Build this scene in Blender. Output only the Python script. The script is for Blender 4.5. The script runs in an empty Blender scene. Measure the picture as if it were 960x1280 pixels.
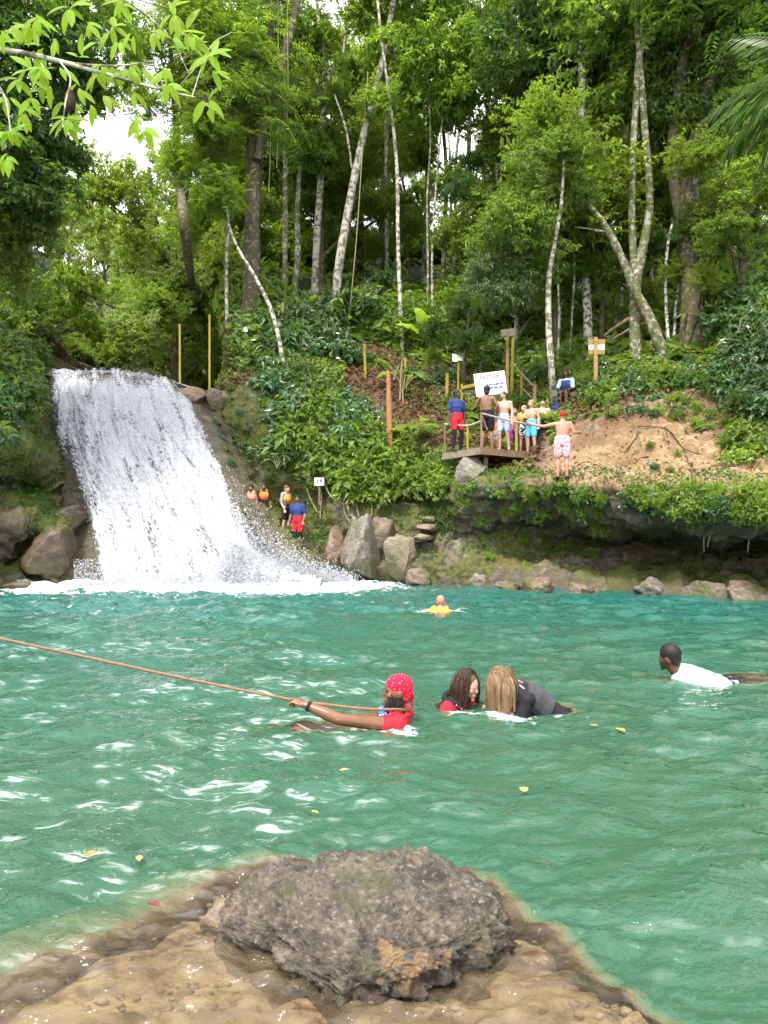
import bpy, bmesh, math, random
import numpy as np
from mathutils import Vector, Matrix
from mathutils.bvhtree import BVHTree

# ------------------------------------------------------------------ camera, sky, sun, exposure
sc = bpy.context.scene
COL = sc.collection
F, CX, HZ, CAMZ = 940.0, 480.0, 673.0, 1.3      # focal length and horizon in photograph pixels
cam = bpy.data.cameras.new('camera'); camo = bpy.data.objects.new('camera', cam); COL.objects.link(camo)
camo.location = (0, 0, CAMZ); camo.rotation_euler = (math.radians(90), 0, 0)
cam.sensor_fit = 'VERTICAL'; cam.sensor_height = 36.0; cam.sensor_width = 27.0
cam.lens = F / 1280 * 36.0; cam.shift_y = (HZ - 640) / 1280
cam.clip_start = 0.05; cam.clip_end = 600
sc.camera = camo
SUN_EL, SUN_AZ = 58.0, 205.0                     # azimuth clockwise from +Y; behind the camera, to its left
world = bpy.data.worlds.new('World'); sc.world = world; world.use_nodes = True
nt = world.node_tree; nt.nodes.clear()
sky = nt.nodes.new('ShaderNodeTexSky'); sky.sky_type = 'NISHITA'; sky.sun_disc = False
sky.sun_elevation = math.radians(SUN_EL); sky.sun_rotation = math.radians(SUN_AZ)
sky.air_density = 1.0; sky.dust_density = 3.0; sky.ozone_density = 1.0
mixw = nt.nodes.new('ShaderNodeMixRGB'); mixw.inputs[0].default_value = 0.62
mixw.inputs[2].default_value = (12.2, 12.1, 12.3, 1)                    # bright thin cloud cover
nt.links.new(sky.outputs[0], mixw.inputs[1])
bg = nt.nodes.new('ShaderNodeBackground'); bg.inputs[1].default_value = 0.15
nt.links.new(mixw.outputs[0], bg.inputs[0])
wo = nt.nodes.new('ShaderNodeOutputWorld'); nt.links.new(bg.outputs[0], wo.inputs[0])
sl = bpy.data.lights.new('sun', 'SUN'); sl.energy = 2.6; sl.angle = math.radians(11); sl.color = (1.0, 0.95, 0.86)
so = bpy.data.objects.new('sun', sl); COL.objects.link(so)
_a, _e = math.radians(SUN_AZ), math.radians(SUN_EL)
_d = Vector((math.sin(_a)*math.cos(_e), math.cos(_a)*math.cos(_e), math.sin(_e)))
so.rotation_euler = (-_d).to_track_quat('-Z', 'Y').to_euler(); so.location = _d*60
vs = sc.view_settings; vs.view_transform = 'Standard'; vs.look = 'None'; vs.exposure = 1.25; vs.gamma = 1.0
vs.use_curve_mapping = False
cy = sc.cycles
cy.use_denoising = True; cy.adaptive_threshold = .02; cy.max_bounces = 6; cy.diffuse_bounces = 4; cy.glossy_bounces = 3; cy.transmission_bounces = 5
cy.transparent_max_bounces = 10; cy.caustics_reflective = False; cy.caustics_refractive = False; cy.sample_clamp_indirect = 8
try: cy.denoiser = 'OPENIMAGEDENOISE'
except Exception: pass

R = random.Random(7); NR = np.random.default_rng(11)

# ------------------------------------------------------------------ numeric helpers
def q(px, py, Y): return np.array(((px-CX)/F*Y, Y, CAMZ+(HZ-py)/F*Y))
def wl(px, py):                                  # the point of the water surface seen at that place
    Y = F*CAMZ/(py-HZ); return np.array(((px-CX)/F*Y, Y, 0.0))
def _hash(ix, iy, iz, s):
    h = (ix.astype(np.int64)*374761393 + iy.astype(np.int64)*668265263 + iz.astype(np.int64)*2147483647 + s*974711) & 0xffffffff
    h = ((h ^ (h >> 13))*1274126177) & 0xffffffff
    h = ((h ^ (h >> 16))*2246822519) & 0xffffffff
    return ((h ^ (h >> 15)) & 0xffffff)/float(0xffffff)*2-1
def vnoise(p, s=0):
    p = np.asarray(p, float); i = np.floor(p); f = p-i; i = i.astype(np.int64); f = f*f*f*(f*(f*6-15)+10)
    o = 0
    for dx in (0, 1):
        for dy in (0, 1):
            for dz in (0, 1):
                w = (f[..., 0] if dx else 1-f[..., 0])*(f[..., 1] if dy else 1-f[..., 1])*(f[..., 2] if dz else 1-f[..., 2])
                o = o + w*_hash(i[..., 0]+dx, i[..., 1]+dy, i[..., 2]+dz, s)
    return o
def fbm(p, octv=4, s=0, gain=0.5, ridged=False):
    p = np.asarray(p, float); a, o, t = 1.0, 0, 0
    for k in range(octv):
        n = vnoise(p, s+k*17)
        if ridged: n = 1-2*np.abs(n)
        o = o+a*n; t += a; a *= gain; p = p*2.03+3.7
    return o/t
def sstep(a, b, x): t = np.clip((x-a)/(b-a), 0, 1); return t*t*(3-2*t)
def unit(v): v = np.asarray(v, float); return v/np.maximum(np.linalg.norm(v, axis=-1, keepdims=True), 1e-9)
def catmull(pts, n):
    """pts (k, d) -> n samples along a Catmull-Rom curve through them"""
    P = np.asarray(pts, float); k = len(P)
    if k == 2: return P[0]+(P[1]-P[0])*np.linspace(0, 1, n)[:, None]
    E = np.vstack([2*P[0]-P[1], P, 2*P[-1]-P[-2]])
    t = np.linspace(0, k-1, n); i = np.minimum(t.astype(int), k-2); u = (t-i)[:, None]
    a, b, c, d = E[i], E[i+1], E[i+2], E[i+3]
    return .5*((2*b)+(c-a)*u+(2*a-5*b+4*c-d)*u*u+(3*b-a-3*c+d)*u**3)

# ------------------------------------------------------------------ mesh helpers
class MB:
    def __init__(s): s.v, s.f, s.m, s.n = [], [], [], 0
    def add(s, V, Fs, mi=0):
        V = np.asarray(V, float).reshape(-1, 3); Fs = np.asarray(Fs, int)
        s.v.append(V); s.f.append(Fs+s.n); s.m.append(np.full(len(Fs), mi, np.int32)); s.n += len(V); return s
    def mesh(s, name, mats, smooth=True):
        me = bpy.data.meshes.new(name); V = np.concatenate(s.v)
        me.vertices.add(len(V)); me.vertices.foreach_set('co', V.astype(np.float32).ravel())
        tot = np.concatenate([np.full(len(f), f.shape[1], np.int32) for f in s.f])
        idx = np.concatenate([f.ravel() for f in s.f]).astype(np.int32)
        me.loops.add(len(idx)); me.loops.foreach_set('vertex_index', idx)
        me.polygons.add(len(tot)); me.polygons.foreach_set('loop_start', np.concatenate([[0], np.cumsum(tot)[:-1]]).astype(np.int32))
        me.polygons.foreach_set('loop_total', tot)
        me.polygons.foreach_set('material_index', np.concatenate(s.m))
        me.polygons.foreach_set('use_smooth', np.full(len(tot), bool(smooth)))
        for m in (mats if isinstance(mats, (list, tuple)) else [mats]): me.materials.append(m)
        me.update(calc_edges=True); return me
    def build(s, name, mats, parent=None, smooth=True): return place(name, s.mesh(name, mats, smooth), parent)
def place(name, me, parent=None, loc=None, rot=None, scale=None):
    o = bpy.data.objects.new(name, me); COL.objects.link(o)
    if parent is not None: o.parent = parent
    if loc is not None: o.location = loc
    if rot is not None: o.rotation_euler = rot
    if scale is not None: o.scale = scale if hasattr(scale, '__len__') else (scale,)*3
    return o
def tag(o, label=None, cat=None, group=None, kind=None):
    if label: o['label'] = label
    if cat: o['category'] = cat
    if group: o['group'] = group
    if kind: o['kind'] = kind
    return o
def thing(name, label, cat, loc=(0, 0, 0), rz=0.0, group=None):
    o = bpy.data.objects.new(name, None); COL.objects.link(o); o.location = loc; o.rotation_euler = (0, 0, rz)
    o.empty_display_size = .2
    return tag(o, label, cat, group)
def fattr(me, name, arr):
    a = me.attributes.new(name, 'FLOAT', 'POINT'); a.data.foreach_set('value', np.asarray(arr, np.float32).ravel())
def grid_faces(nu, nv, wrap=False):
    i = np.arange(nu if wrap else nu-1)[:, None]; j = np.arange(nv-1)[None, :]
    i2 = (i+1) % nu
    return np.stack([i*nv+j, i2*nv+j, i2*nv+j+1, i*nv+j+1], -1).reshape(-1, 4)
def frames(P):
    T = unit(np.gradient(P, axis=0)); up = np.array((0, 0, 1.0)) if abs(T[0][2]) < .9 else np.array((1.0, 0, 0))
    S = []; a = unit(np.cross(T[0], up))
    for t in T:
        a = unit(a-t*np.dot(a, t)); S.append(a)
    S = np.array(S); return T, S, np.cross(T, S)
def tube(mb, pts, radii, seg=8, n=None, mi=0, rough=0.0, seed=0, caps=True):
    pts = np.asarray(pts, float); radii = np.broadcast_to(np.asarray(radii, float), (len(pts),)) if np.ndim(radii) else np.full(len(pts), radii)
    if n is None: n = len(pts)
    Q = catmull(np.hstack([pts, radii[:, None]]), n) if n != len(pts) else np.hstack([pts, radii[:, None]])
    P, r = Q[:, :3], np.maximum(Q[:, 3], 1e-4)
    T, S, B = frames(P); a = np.linspace(0, 2*math.pi, seg, endpoint=False)
    rr = r[:, None]*np.ones(seg)
    V = P[:, None]+rr[..., None]*(np.cos(a)[None, :, None]*S[:, None]+np.sin(a)[None, :, None]*B[:, None])
    if rough: 
        d = fbm(V*np.array((1, 1, .35))/max(r.max()*1.2, .02), 3, seed); V = V+(d*rough*rr)[..., None]*unit(V-P[:, None])
    V = V.transpose(1, 0, 2)                      # seg, n
    mb.add(V, grid_faces(seg, len(P), True)[:, ::-1], mi)
    if caps:
        c = np.vstack([V[:, 0], P[:1]]); k = np.arange(seg); mb.add(c, np.stack([k, (k+1) % seg, np.full(seg, seg)], -1)[:, ::-1], mi)
        c = np.vstack([V[:, -1], P[-1:]]); mb.add(c, np.stack([k, (k+1) % seg, np.full(seg, seg)], -1), mi)
    return P
BOXF = np.array([[0, 3, 2, 1], [4, 5, 6, 7], [0, 1, 5, 4], [1, 2, 6, 5], [2, 3, 7, 6], [3, 0, 4, 7]])
def box(mb, c, half, ax=None, mi=0, bev=0.0):
    """box with axes ax (3 rows); bev > 0 chamfers the long edges"""
    A = np.eye(3) if ax is None else np.asarray(ax, float); c = np.asarray(c, float); h = np.asarray(half, float)
    s = np.array([[-1, -1, -1], [1, -1, -1], [1, 1, -1], [-1, 1, -1], [-1, -1, 1], [1, -1, 1], [1, 1, 1], [-1, 1, 1]], float)
    mb.add(c+(s*h)@A, BOXF, mi)
def beam(mb, a, b, w, h, mi=0):
    a, b = np.asarray(a, float), np.asarray(b, float); d = unit(b-a)
    up = np.array((0, 0, 1.0)) if abs(d[2]) < .95 else np.array((0, 1.0, 0)); s = unit(np.cross(d, up)); u = np.cross(s, d)
    box(mb, (a+b)/2, (np.linalg.norm(b-a)/2, w/2, h/2), np.array([d, -s, u]) if np.linalg.det(np.array([d, -s, u])) > 0 else np.array([d, s, u]), mi)

# ------------------------------------------------------------------ materials
class NT:
    def __init__(s, name):
        s.mat = bpy.data.materials.new(name); s.mat.use_nodes = True; s.t = s.mat.node_tree; s.t.nodes.clear()
        s.out = s.t.nodes.new('ShaderNodeOutputMaterial')
    def n(s, typ, **kw):
        x = s.t.nodes.new(typ)
        for k, v in kw.items(): setattr(x, k, v)
        return x
    def l(s, a, b): s.t.links.new(a, b); return s
    def val(s, sock, v):
        if hasattr(v, 'is_output') or isinstance(v, bpy.types.NodeSocket): s.l(v, sock)
        else: sock.default_value = (*v, 1) if isinstance(v, (tuple, list)) and len(v) == 3 and sock.type == 'RGBA' else v
    def coord(s, which='Object', scale=(1, 1, 1), rot=(0, 0, 0)):
        c = s.n('ShaderNodeTexCoord'); m = s.n('ShaderNodeMapping'); m.inputs['Scale'].default_value = scale; m.inputs['Rotation'].default_value = rot
        s.l(c.outputs[which], m.inputs[0]); return m.outputs[0]
    def pos(s, scale=(1, 1, 1)):
        g = s.n('ShaderNodeNewGeometry'); m = s.n('ShaderNodeMapping'); m.inputs['Scale'].default_value = scale
        s.l(g.outputs['Position'], m.inputs[0]); return m.outputs[0]
    def noise(s, vec, scale, detail=5, rough=.55, dist=0.0):
        x = s.n('ShaderNodeTexNoise'); x.inputs['Scale'].default_value = scale; x.inputs['Detail'].default_value = detail
        x.inputs['Roughness'].default_value = rough; x.inputs['Distortion'].default_value = dist
        if vec is not None: s.l(vec, x.inputs['Vector'])
        return x.outputs[0]
    def voro(s, vec, scale, feature='F1', out=0):
        x = s.n('ShaderNodeTexVoronoi', feature=feature); x.inputs['Scale'].default_value = scale; s.l(vec, x.inputs['Vector']); return x.outputs[out]
    def ramp(s, fac, stops, interp='LINEAR'):
        r = s.n('ShaderNodeValToRGB'); e = r.color_ramp.elements; r.color_ramp.interpolation = interp
        while len(e) < len(stops): e.new(.5)
        for k, (p, c) in enumerate(stops):
            e[k].position = p; e[k].color = (*c, 1) if isinstance(c, tuple) else (c, c, c, 1)
        s.l(fac, r.inputs[0]); return r.outputs[0]
    def mix(s, fac, a, b, mode='MIX'):
        m = s.n('ShaderNodeMixRGB', blend_type=mode); s.val(m.inputs[0], fac); s.val(m.inputs[1], a); s.val(m.inputs[2], b); return m.outputs[0]
    def math(s, op, a, b=None, c=None):
        m = s.n('ShaderNodeMath', operation=op); s.val(m.inputs[0], a)
        if b is not None: s.val(m.inputs[1], b)
        if c is not None: s.val(m.inputs[2], c)
        return m.outputs[0]
    def attr(s, name): x = s.n('ShaderNodeAttribute', attribute_name=name); return x.outputs['Fac']
    def bump(s, h, strength=.4, dist=.05):
        b = s.n('ShaderNodeBump'); b.inputs['Strength'].default_value = strength; b.inputs['Distance'].default_value = dist; s.l(h, b.inputs['Height']); return b.outputs[0]
    def pbr(s, color, rough=.7, normal=None, spec=.35, **kw):
        p = s.n('ShaderNodeBsdfPrincipled'); s.val(p.inputs['Base Color'], color); s.val(p.inputs['Roughness'], rough)
        s.val(p.inputs['Specular IOR Level'], spec)
        if normal is not None: s.l(normal, p.inputs['Normal'])
        for k, v in kw.items(): s.val(p.inputs[k], v)
        return p.outputs[0]
    def done(s, sh): s.l(sh, s.out.inputs[0]); return s.mat

def simple_mat(name, col, rough=.6, var=.25, scale=20, spec=.3, bump=.15):
    t = NT(name); v = t.coord(); n = t.noise(v, scale)
    c = t.mix(t.ramp(n, [(.3, 0.0), (.7, 1.0)]), tuple(x*(1-var) for x in col), tuple(min(1, x*(1+var)) for x in col))
    return t.done(t.pbr(c, rough, t.bump(n, bump, .01), spec))
def leaf_mat(name, dark, light, trans, tw=.42, rough=.42, spec=.45):
    t = NT(name); g = t.n('ShaderNodeNewGeometry'); oi = t.n('ShaderNodeObjectInfo')
    isl = g.outputs['Random Per Island']
    c = t.mix(isl, dark, light)
    hv = t.n('ShaderNodeHueSaturation'); t.l(c, hv.inputs['Color'])
    t.l(t.math('MULTIPLY_ADD', oi.outputs['Random'], .045, .455), hv.inputs['Hue'])
    t.l(t.math('MULTIPLY_ADD', oi.outputs['Random'], .5, .90), hv.inputs['Value'])
    p = t.pbr(hv.outputs[0], rough, None, spec)
    tr = t.n('ShaderNodeBsdfTranslucent')
    t.l(t.mix(isl, tuple(x*.7 for x in trans), tuple(x*1.15 for x in trans)), tr.inputs[0])
    m = t.n('ShaderNodeMixShader'); m.inputs[0].default_value = tw; t.l(p, m.inputs[1]); t.l(tr.outputs[0], m.inputs[2])
    return t.done(m.outputs[0])
def bark_mat(name, base, pale, amt, scale=6, moss=0.0):
    t = NT(name); v = t.coord('Object', (1, 1, .35)); v2 = t.coord()
    n = t.noise(v, scale*3, 6, .65); b = t.noise(v2, scale, 4, .6)
    c = t.mix(t.ramp(n, [(.3, 0.0), (.7, 1.0)]), tuple(x*.55 for x in base), base)
    c = t.mix(t.ramp(b, [(.62-amt*.3, 0.0), (.66-amt*.3, 1.0)]), c, t.mix(n, tuple(x*.75 for x in pale), pale))
    if moss: c = t.mix(t.math('MULTIPLY', t.ramp(t.noise(v2, scale*.6, 4), [(.45, 0.0), (.6, 1.0)]), moss), c, (.07, .10, .02))
    return t.done(t.pbr(c, .85, t.bump(n, .6, .02), .2))

M = {}
M['leaf_deep'] = leaf_mat('leaf_deep', (.026, .070, .014), (.058, .130, .024), (.16, .34, .03))
M['leaf_mid'] = leaf_mat('leaf_mid', (.050, .110, .014), (.110, .195, .024), (.32, .52, .03))
M['leaf_bright'] = leaf_mat('leaf_bright', (.08, .155, .018), (.15, .245, .03), (.42, .62, .04), .52)
M['leaf_branch'] = leaf_mat('leaf_branch', (.10, .22, .015), (.17, .30, .02), (.42, .66, .03), .5, .5, .2)
M['leaf_yellow'] = leaf_mat('leaf_yellow', (.10, .19, .02), (.18, .27, .04), (.42, .60, .05), .5)
M['leaf_sun_haze'] = leaf_mat('leaf_sun_haze', (.16, .25, .07), (.27, .36, .12), (.50, .66, .16), .5, .55, .3)  # far leaves paled: valley haze and sunlight put into the colour
M['leaf_gloss'] = leaf_mat('leaf_gloss', (.028, .085, .030), (.06, .14, .045), (.10, .26, .04), .28, .27, .7)
M['leaf_pale'] = leaf_mat('leaf_pale', (.07, .14, .05), (.13, .21, .08), (.20, .36, .07), .35, .35, .6)
M['leaf_dry'] = leaf_mat('leaf_dry', (.07, .045, .022), (.17, .11, .05), (.12, .08, .03), .2, .7, .2)
M['bark_pale'] = bark_mat('bark_pale', (.20, .17, .13), (.50, .47, .40), .5)
M['bark_spotted'] = bark_mat('bark_spotted', (.13, .115, .085), (.62, .60, .53), .55, 9)
M['bark_dark'] = bark_mat('bark_dark', (.10, .075, .052), (.22, .18, .13), .25, 7, .4)
M['bark_mossy'] = bark_mat('bark_mossy', (.17, .15, .10), (.42, .40, .30), .4, 7, .8)
M['vine'] = simple_mat('vine', (.24, .23, .10), .8)
M['root'] = simple_mat('root', (.20, .155, .10), .85, .4, 12)
# ------------------------------------------------------------------ the banks: one sheet swept along the shore
FALL_L = [q(52, 468, 25.0), q(55, 505, 24.2), q(62, 550, 23.3), q(84, 605, 22.4), q(99, 665, 21.4), q(103, 738, 20.3)]
FALL_C = [q(142, 464, 24.8), q(150, 500, 23.8), q(165, 545, 22.9), q(190, 605, 21.9), q(215, 665, 21.0), q(243, 738, 20.1)]
FALL_R = [q(238, 484, 24.8), q(262, 522, 24.0), q(284, 572, 23.2), q(308, 630, 22.3), q(337, 684, 21.3), q(378, 735, 20.5)]
W = lambda *a: np.array(a, float)
def fallcol(C, dx):
    C = catmull(C, 5)[::-1]; off = W(dx, .22, -.16)
    C = [c+off for c in C]
    bx = C[0][0]
    return [W(bx, 17, -1.8), W(bx, 19.5, -1.0)]+C[:5]+[C[4]+W(.1, 3, .12), C[4]+W(.4, 10, .5), C[4]+W(-1, 22, 1.6), C[4]+W(-6, 42, 7), C[4]+W(-30, 85, 32)]
def shore(pts, toward=(0, -1)):
    w = pts[0]; t = W(*toward, 0)
    return [w+t*3+W(0, 0, -1.8-w[2]), w+t*.8+W(0, 0, -.7-w[2])]+list(pts)
cols = [
 shore([W(-7.5, -8, 0), W(-8, -8, .4), W(-8.4, -8, .7), W(-9, -8, 1), W(-10, -8, 1.4), W(-12, -8, 2.2), W(-16, -8, 4), W(-24, -8, 8), W(-40, -8, 16), W(-75, -12, 30)], (1, 0)),
 shore([W(-7, 2, 0), W(-7.4, 2, .4), W(-7.8, 2, .7), W(-8.4, 2, 1), W(-9.4, 2, 1.6), W(-12, 2, 2.6), W(-16, 2, 4.5), W(-24, 3, 9), W(-40, 4, 17), W(-75, 6, 32)], (1, 0)),
 shore([W(-8.2, 10, 0), W(-8.5, 10, .4), W(-8.9, 10.2, .9), W(-9.3, 10.3, 1.4), W(-10, 10.5, 2.2), W(-12, 11, 3.6), W(-16, 12, 6), W(-24, 14, 10), W(-40, 20, 19), W(-75, 30, 36)], (1, -.2)),
 shore([W(-9.9, 16.5, 0), W(-10, 16.8, .6), W(-10.3, 17, 1.4), W(-10.6, 17.2, 2.2), W(-11, 17.5, 3.2), W(-12, 18.3, 4.6), W(-14, 20, 7), W(-20, 23, 11), W(-34, 32, 19), W(-80, 60, 42)], (.8, -.6)),
 shore([q(-40, 740, 18.6), q(-40, 705, 19.2), q(-38, 655, 19.0), q(-38, 610, 19.8), q(-38, 555, 19.2), q(-38, 490, 20.4), q(-30, 420, 22), q(-30, 320, 25.5), q(-40, 265, 34), q(-60, 300, 95)], (.3, -.9)),
 shore([q(28, 738, 20.0), q(22, 700, 21.6), q(32, 652, 20.3), q(34, 612, 22.2), q(24, 555, 20.3), q(26, 495, 21.5), q(24, 440, 23.5), q(24, 340, 26.5), q(16, 290, 36), q(0, 300, 100)]),
 shore([q(66, 738, 20.2), q(60, 705, 20.9), q(72, 660, 20.7), q(70, 615, 22.3), q(48, 555, 22.2), q(36, 490, 23.6), q(32, 455, 26), q(30, 420, 32), q(34, 350, 44), q(40, 310, 108)]),
 fallcol(FALL_L, 0), fallcol(FALL_C, 0), fallcol(FALL_R, 0),
 shore([q(378, 724, 22.0), q(378, 690, 22.7), q(364, 664, 23.6), q(350, 652, 24.7), q(322, 580, 24.6), q(288, 480, 25.3), q(284, 470, 27), q(284, 398, 28.6), q(288, 355, 37), q(290, 300, 105)]),
 shore([q(440, 727, 22.4), q(440, 692, 23), q(434, 652, 23.5), q(430, 602, 24.1), q(425, 545, 24.8), q(420, 492, 26), q(416, 450, 27.6), q(412, 410, 30), q(410, 350, 37), q(410, 290, 105)]),
 shore([q(530, 732, 20.8), q(533, 708, 21.3), q(540, 668, 21.9), q(540, 632, 22.5), q(531, 592, 23.2), q(522, 540, 24.5), q(516, 490, 26.5), q(511, 440, 29.5), q(510, 368, 36.5), q(510, 290, 105)]),
 shore([q(590, 735, 19.9), q(590, 702, 20.6), q(589, 668, 21.6), q(586, 632, 20.9), q(590, 608, 20.6), q(600, 594, 21.2), q(606, 545, 23.6), q(610, 465, 27.5), q(614, 372, 35.5), q(614, 290, 105)]),
 shore([q(672, 738, 18.9), q(673, 704, 20.2), q(673, 655, 21.0), q(672, 626, 19.2), q(674, 604, 18.7), q(680, 594, 19.4), q(691, 552, 21.0), q(700, 472, 24.5), q(706, 382, 33.5), q(706, 290, 105)]),
 shore([q(762, 742, 18.0), q(765, 718, 19.8), q(766, 668, 20.4), q(765, 642, 18.2), q(769, 613, 17.6), q(775, 591, 18.6), q(785, 522, 20.5), q(790, 455, 23.5), q(790, 382, 32), q(790, 290, 105)]),
 shore([q(872, 747, 16.7), q(871, 726, 19.0), q(871, 676, 19.7), q(871, 652, 17.2), q(874, 622, 16.5), q(876, 596, 17.8), q(880, 522, 19.8), q(885, 444, 22.6), q(885, 366, 30.5), q(885, 290, 105)]),
 shore([q(978, 753, 15.4), q(976, 732, 17.6), q(976, 682, 18.2), q(976, 652, 15.9), q(980, 618, 15.3), q(981, 592, 16.7), q(982, 512, 18.3), q(986, 405, 20.3), q(990, 330, 27.5), q(1000, 290, 105)]),
 shore([W(10.6, 12.5, 0), W(11.2, 13, .4), W(11.5, 13.3, 1), W(11.2, 12.9, 1.6), W(11.2, 12.7, 2.2), W(12.2, 13.2, 2.8), W(13.5, 14, 4.7), W(16, 15.5, 8), W(28, 20, 15), W(75, 60, 40)], (-.6, -.8)),
 shore([W(11.5, 4, 0), W(12, 4, .4), W(12.4, 4, 1), W(12.8, 4, 1.5), W(13.2, 4, 2), W(14, 4, 2.6), W(16, 4, 4), W(22, 4, 8), W(36, 4, 16), W(80, 6, 36)], (-1, 0)),
 shore([W(11, -8, 0), W(11.5, -8, .4), W(12, -8, 1), W(12.4, -8, 1.5), W(12.8, -8, 2), W(13.6, -8, 2.6), W(16, -8, 4), W(22, -8, 8), W(36, -8, 16), W(80, -12, 36)], (-1, 0)),
]
NC = len(cols)
PR = np.stack([np.array(c) for c in cols])                        # NC, 12, 3
un = np.concatenate([np.linspace(k, k+1, 12 if k in (0, 1, 2) else 34 if 3 < k < 17 else 14, endpoint=False) for k in range(NC-1)]+[[NC-1.0]])
vn = np.concatenate([np.linspace(k, k+1, c, endpoint=False) for k, c in enumerate([3, 6, 24, 26, 26, 24, 24, 34, 36, 34, 24])]+[[11.0]])
def interp_axis(P, t):
    E = np.concatenate([2*P[:1]-P[1:2], P, 2*P[-1:]-P[-2:-1]]); i = np.minimum(t.astype(int), len(P)-2); u = (t-i)[:, None, None]
    a, b, c, d = E[i], E[i+1], E[i+2], E[i+3]
    m0, m1 = .38*(c-a), .38*(d-b)                                 # a slightly tight cubic keeps the lip crisp
    return (2*u**3-3*u*u+1)*b+(u**3-2*u*u+u)*m0+(-2*u**3+3*u*u)*c+(u**3-u*u)*m1
G = interp_axis(PR, un); G = interp_axis(G.transpose(1, 0, 2), vn).transpose(1, 0, 2)       # nu, nv, 3
UU, VV = np.meshgrid(un, vn, indexing='ij')
def gnormal(G):
    n = np.cross(np.gradient(G, axis=0), np.gradient(G, axis=1)); return unit(n)
nrm = gnormal(G)
fallm = sstep(6.2, 6.9, UU)*(1-sstep(9.1, 9.6, UU))               # under the waterfall
wall = sstep(1.8, 2.4, VV)*(1-sstep(6.4, 7.4, VV))
up = sstep(6.5, 7.5, VV)*(1-sstep(9.5, 11, VV))
rid = fbm(G*np.array((.55, .55, .9)), 5, 3, .55, True); rid2 = fbm(G*np.array((1.5, 1.5, 2.6)), 4, 9, .5, True)
big = fbm(G*.35, 3, 21)
rid3 = fbm(G*np.array((3.4, 3.4, 6.5)), 3, 13, .55, True)
disp = wall*(.40*rid+.20*rid2+.09*rid3)*(1-.75*fallm)+up*(.22*fbm(G*.9, 4, 5)+.10*rid2)+(VV > 9)*1.2*big
sandm = sstep(13.6, 14.3, UU)*(1-sstep(17.6, 18.3, UU))*sstep(5.7, 6.1, VV)*(1-sstep(7.9, 8.5, VV+.5*fbm(G*.5, 3, 33)))
disp = disp*(1-.45*sandm)+sandm*(.22*fbm(G*np.array((.9, .9, 1.8)), 5, 41, .6, True)+.08*fbm(G*3.5, 4, 46, .6, True))
G = G+nrm*disp[..., None]
nrm = gnormal(G)
mossn = fbm(G*.9, 4, 51)
mossm = wall*sstep(-.30, .20, mossn+.5*nrm[..., 2]-.10)*(1-.8*fallm)
mossm = np.maximum(mossm, wall*sstep(9.3, 9.7, UU)*(1-sstep(11.2, 12.2, UU))*sstep(-.6, -.1, mossn)*sstep(3.2, 4.2, VV))
mossm = np.maximum(mossm, wall*sstep(3.5, 4.5, UU)*(1-sstep(5.8, 6.6, UU))*sstep(5, 5.7, VV)*sstep(-.4, .1, mossn))
litterm = sstep(6.8, 7.6, VV)*(1-sandm)*(1-fallm)
wetm = np.maximum(1-sstep(.1, .9, G[..., 2]+.25*rid2), fallm*wall)
mb = MB(); mb.add(G, grid_faces(*G.shape[:2]))
t = NT('bank_ground'); P_ = t.pos()
n1 = t.noise(P_, 2.2, 8, .62); n2 = t.noise(P_, 9, 7, .65); n3 = t.noise(t.pos((1, 1, 3.2)), 1.6, 7, .6, 1.0)
rock = t.mix(t.ramp(n3, [(.3, 0.0), (.7, 1.0)]), (.085, .070, .050), (.22, .178, .128))
rock = t.mix(t.ramp(n2, [(.35, 0.0), (.75, 1.0)]), t.mix(.6, rock, (.06, .05, .038)), rock)
rock = t.mix(t.ramp(n1, [(.58, 0.0), (.72, 1.0)]), rock, (.30, .26, .20))
moss = t.mix(t.ramp(n2, [(.3, 0.0), (.7, 1.0)]), (.045, .055, .012), (.125, .135, .028))
moss = t.mix(t.ramp(n1, [(.54, 0.0), (.7, 1.0)]), moss, (.13, .105, .045))
sand = t.mix(t.ramp(n1, [(.3, 0.0), (.7, 1.0)]), (.22, .145, .068), (.39, .285, .155))
sand = t.mix(t.ramp(n2, [(.42, 0.0), (.62, 1.0)]), t.mix(.55, sand, (.16, .095, .05)), sand)
sand = t.mix(t.ramp(n3, [(.60, 0.0), (.68, 1.0)]), sand, (.44, .37, .28))
litter = t.mix(t.ramp(n2, [(.35, 0.0), (.65, 1.0)]), (.035, .022, .014), (.135, .085, .048))
litter = t.mix(t.ramp(n1, [(.55, 0.0), (.7, 1.0)]), litter, (.05, .06, .02))
litter = t.mix(t.attr('green'), litter, t.mix(n2, (.012, .022, .006), (.032, .050, .012)))
sand = t.mix(t.math('MULTIPLY', t.attr('earth'), .85), sand, t.mix(n2, (.075, .043, .022), (.21, .125, .065)))
c = t.mix(t.attr('moss'), rock, moss); c = t.mix(t.attr('litter'), c, litter); c = t.mix(t.attr('sand'), c, sand)
c = t.mix(t.math('MULTIPLY', t.attr('wet'), .6), c, t.mix(.5, c, (.03, .026, .018)))
hgt = t.math('ADD', t.math('MULTIPLY', n2, .6), n1)
rg = t.math('MULTIPLY_ADD', t.attr('wet'), -.45, .88)
M['bank'] = t.done(t.pbr(c, rg, t.bump(hgt, .85, .12), .3))
bank = mb.build('river_bank', M['bank']); tag(bank, 'rocky mossy river bank rising to a leaf littered slope and sandy ledge', 'bank', kind='structure')
for k, a in (('moss', mossm), ('litter', litterm), ('sand', sandm), ('wet', wetm), ('green', sstep(8.9, 9.8, VV)), ('earth', sandm*sstep(.55, .95, (VV-6.2)/1.9+.6*fbm(G*1.3, 4, 57)))): fattr(bank.data, k, a)

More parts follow.
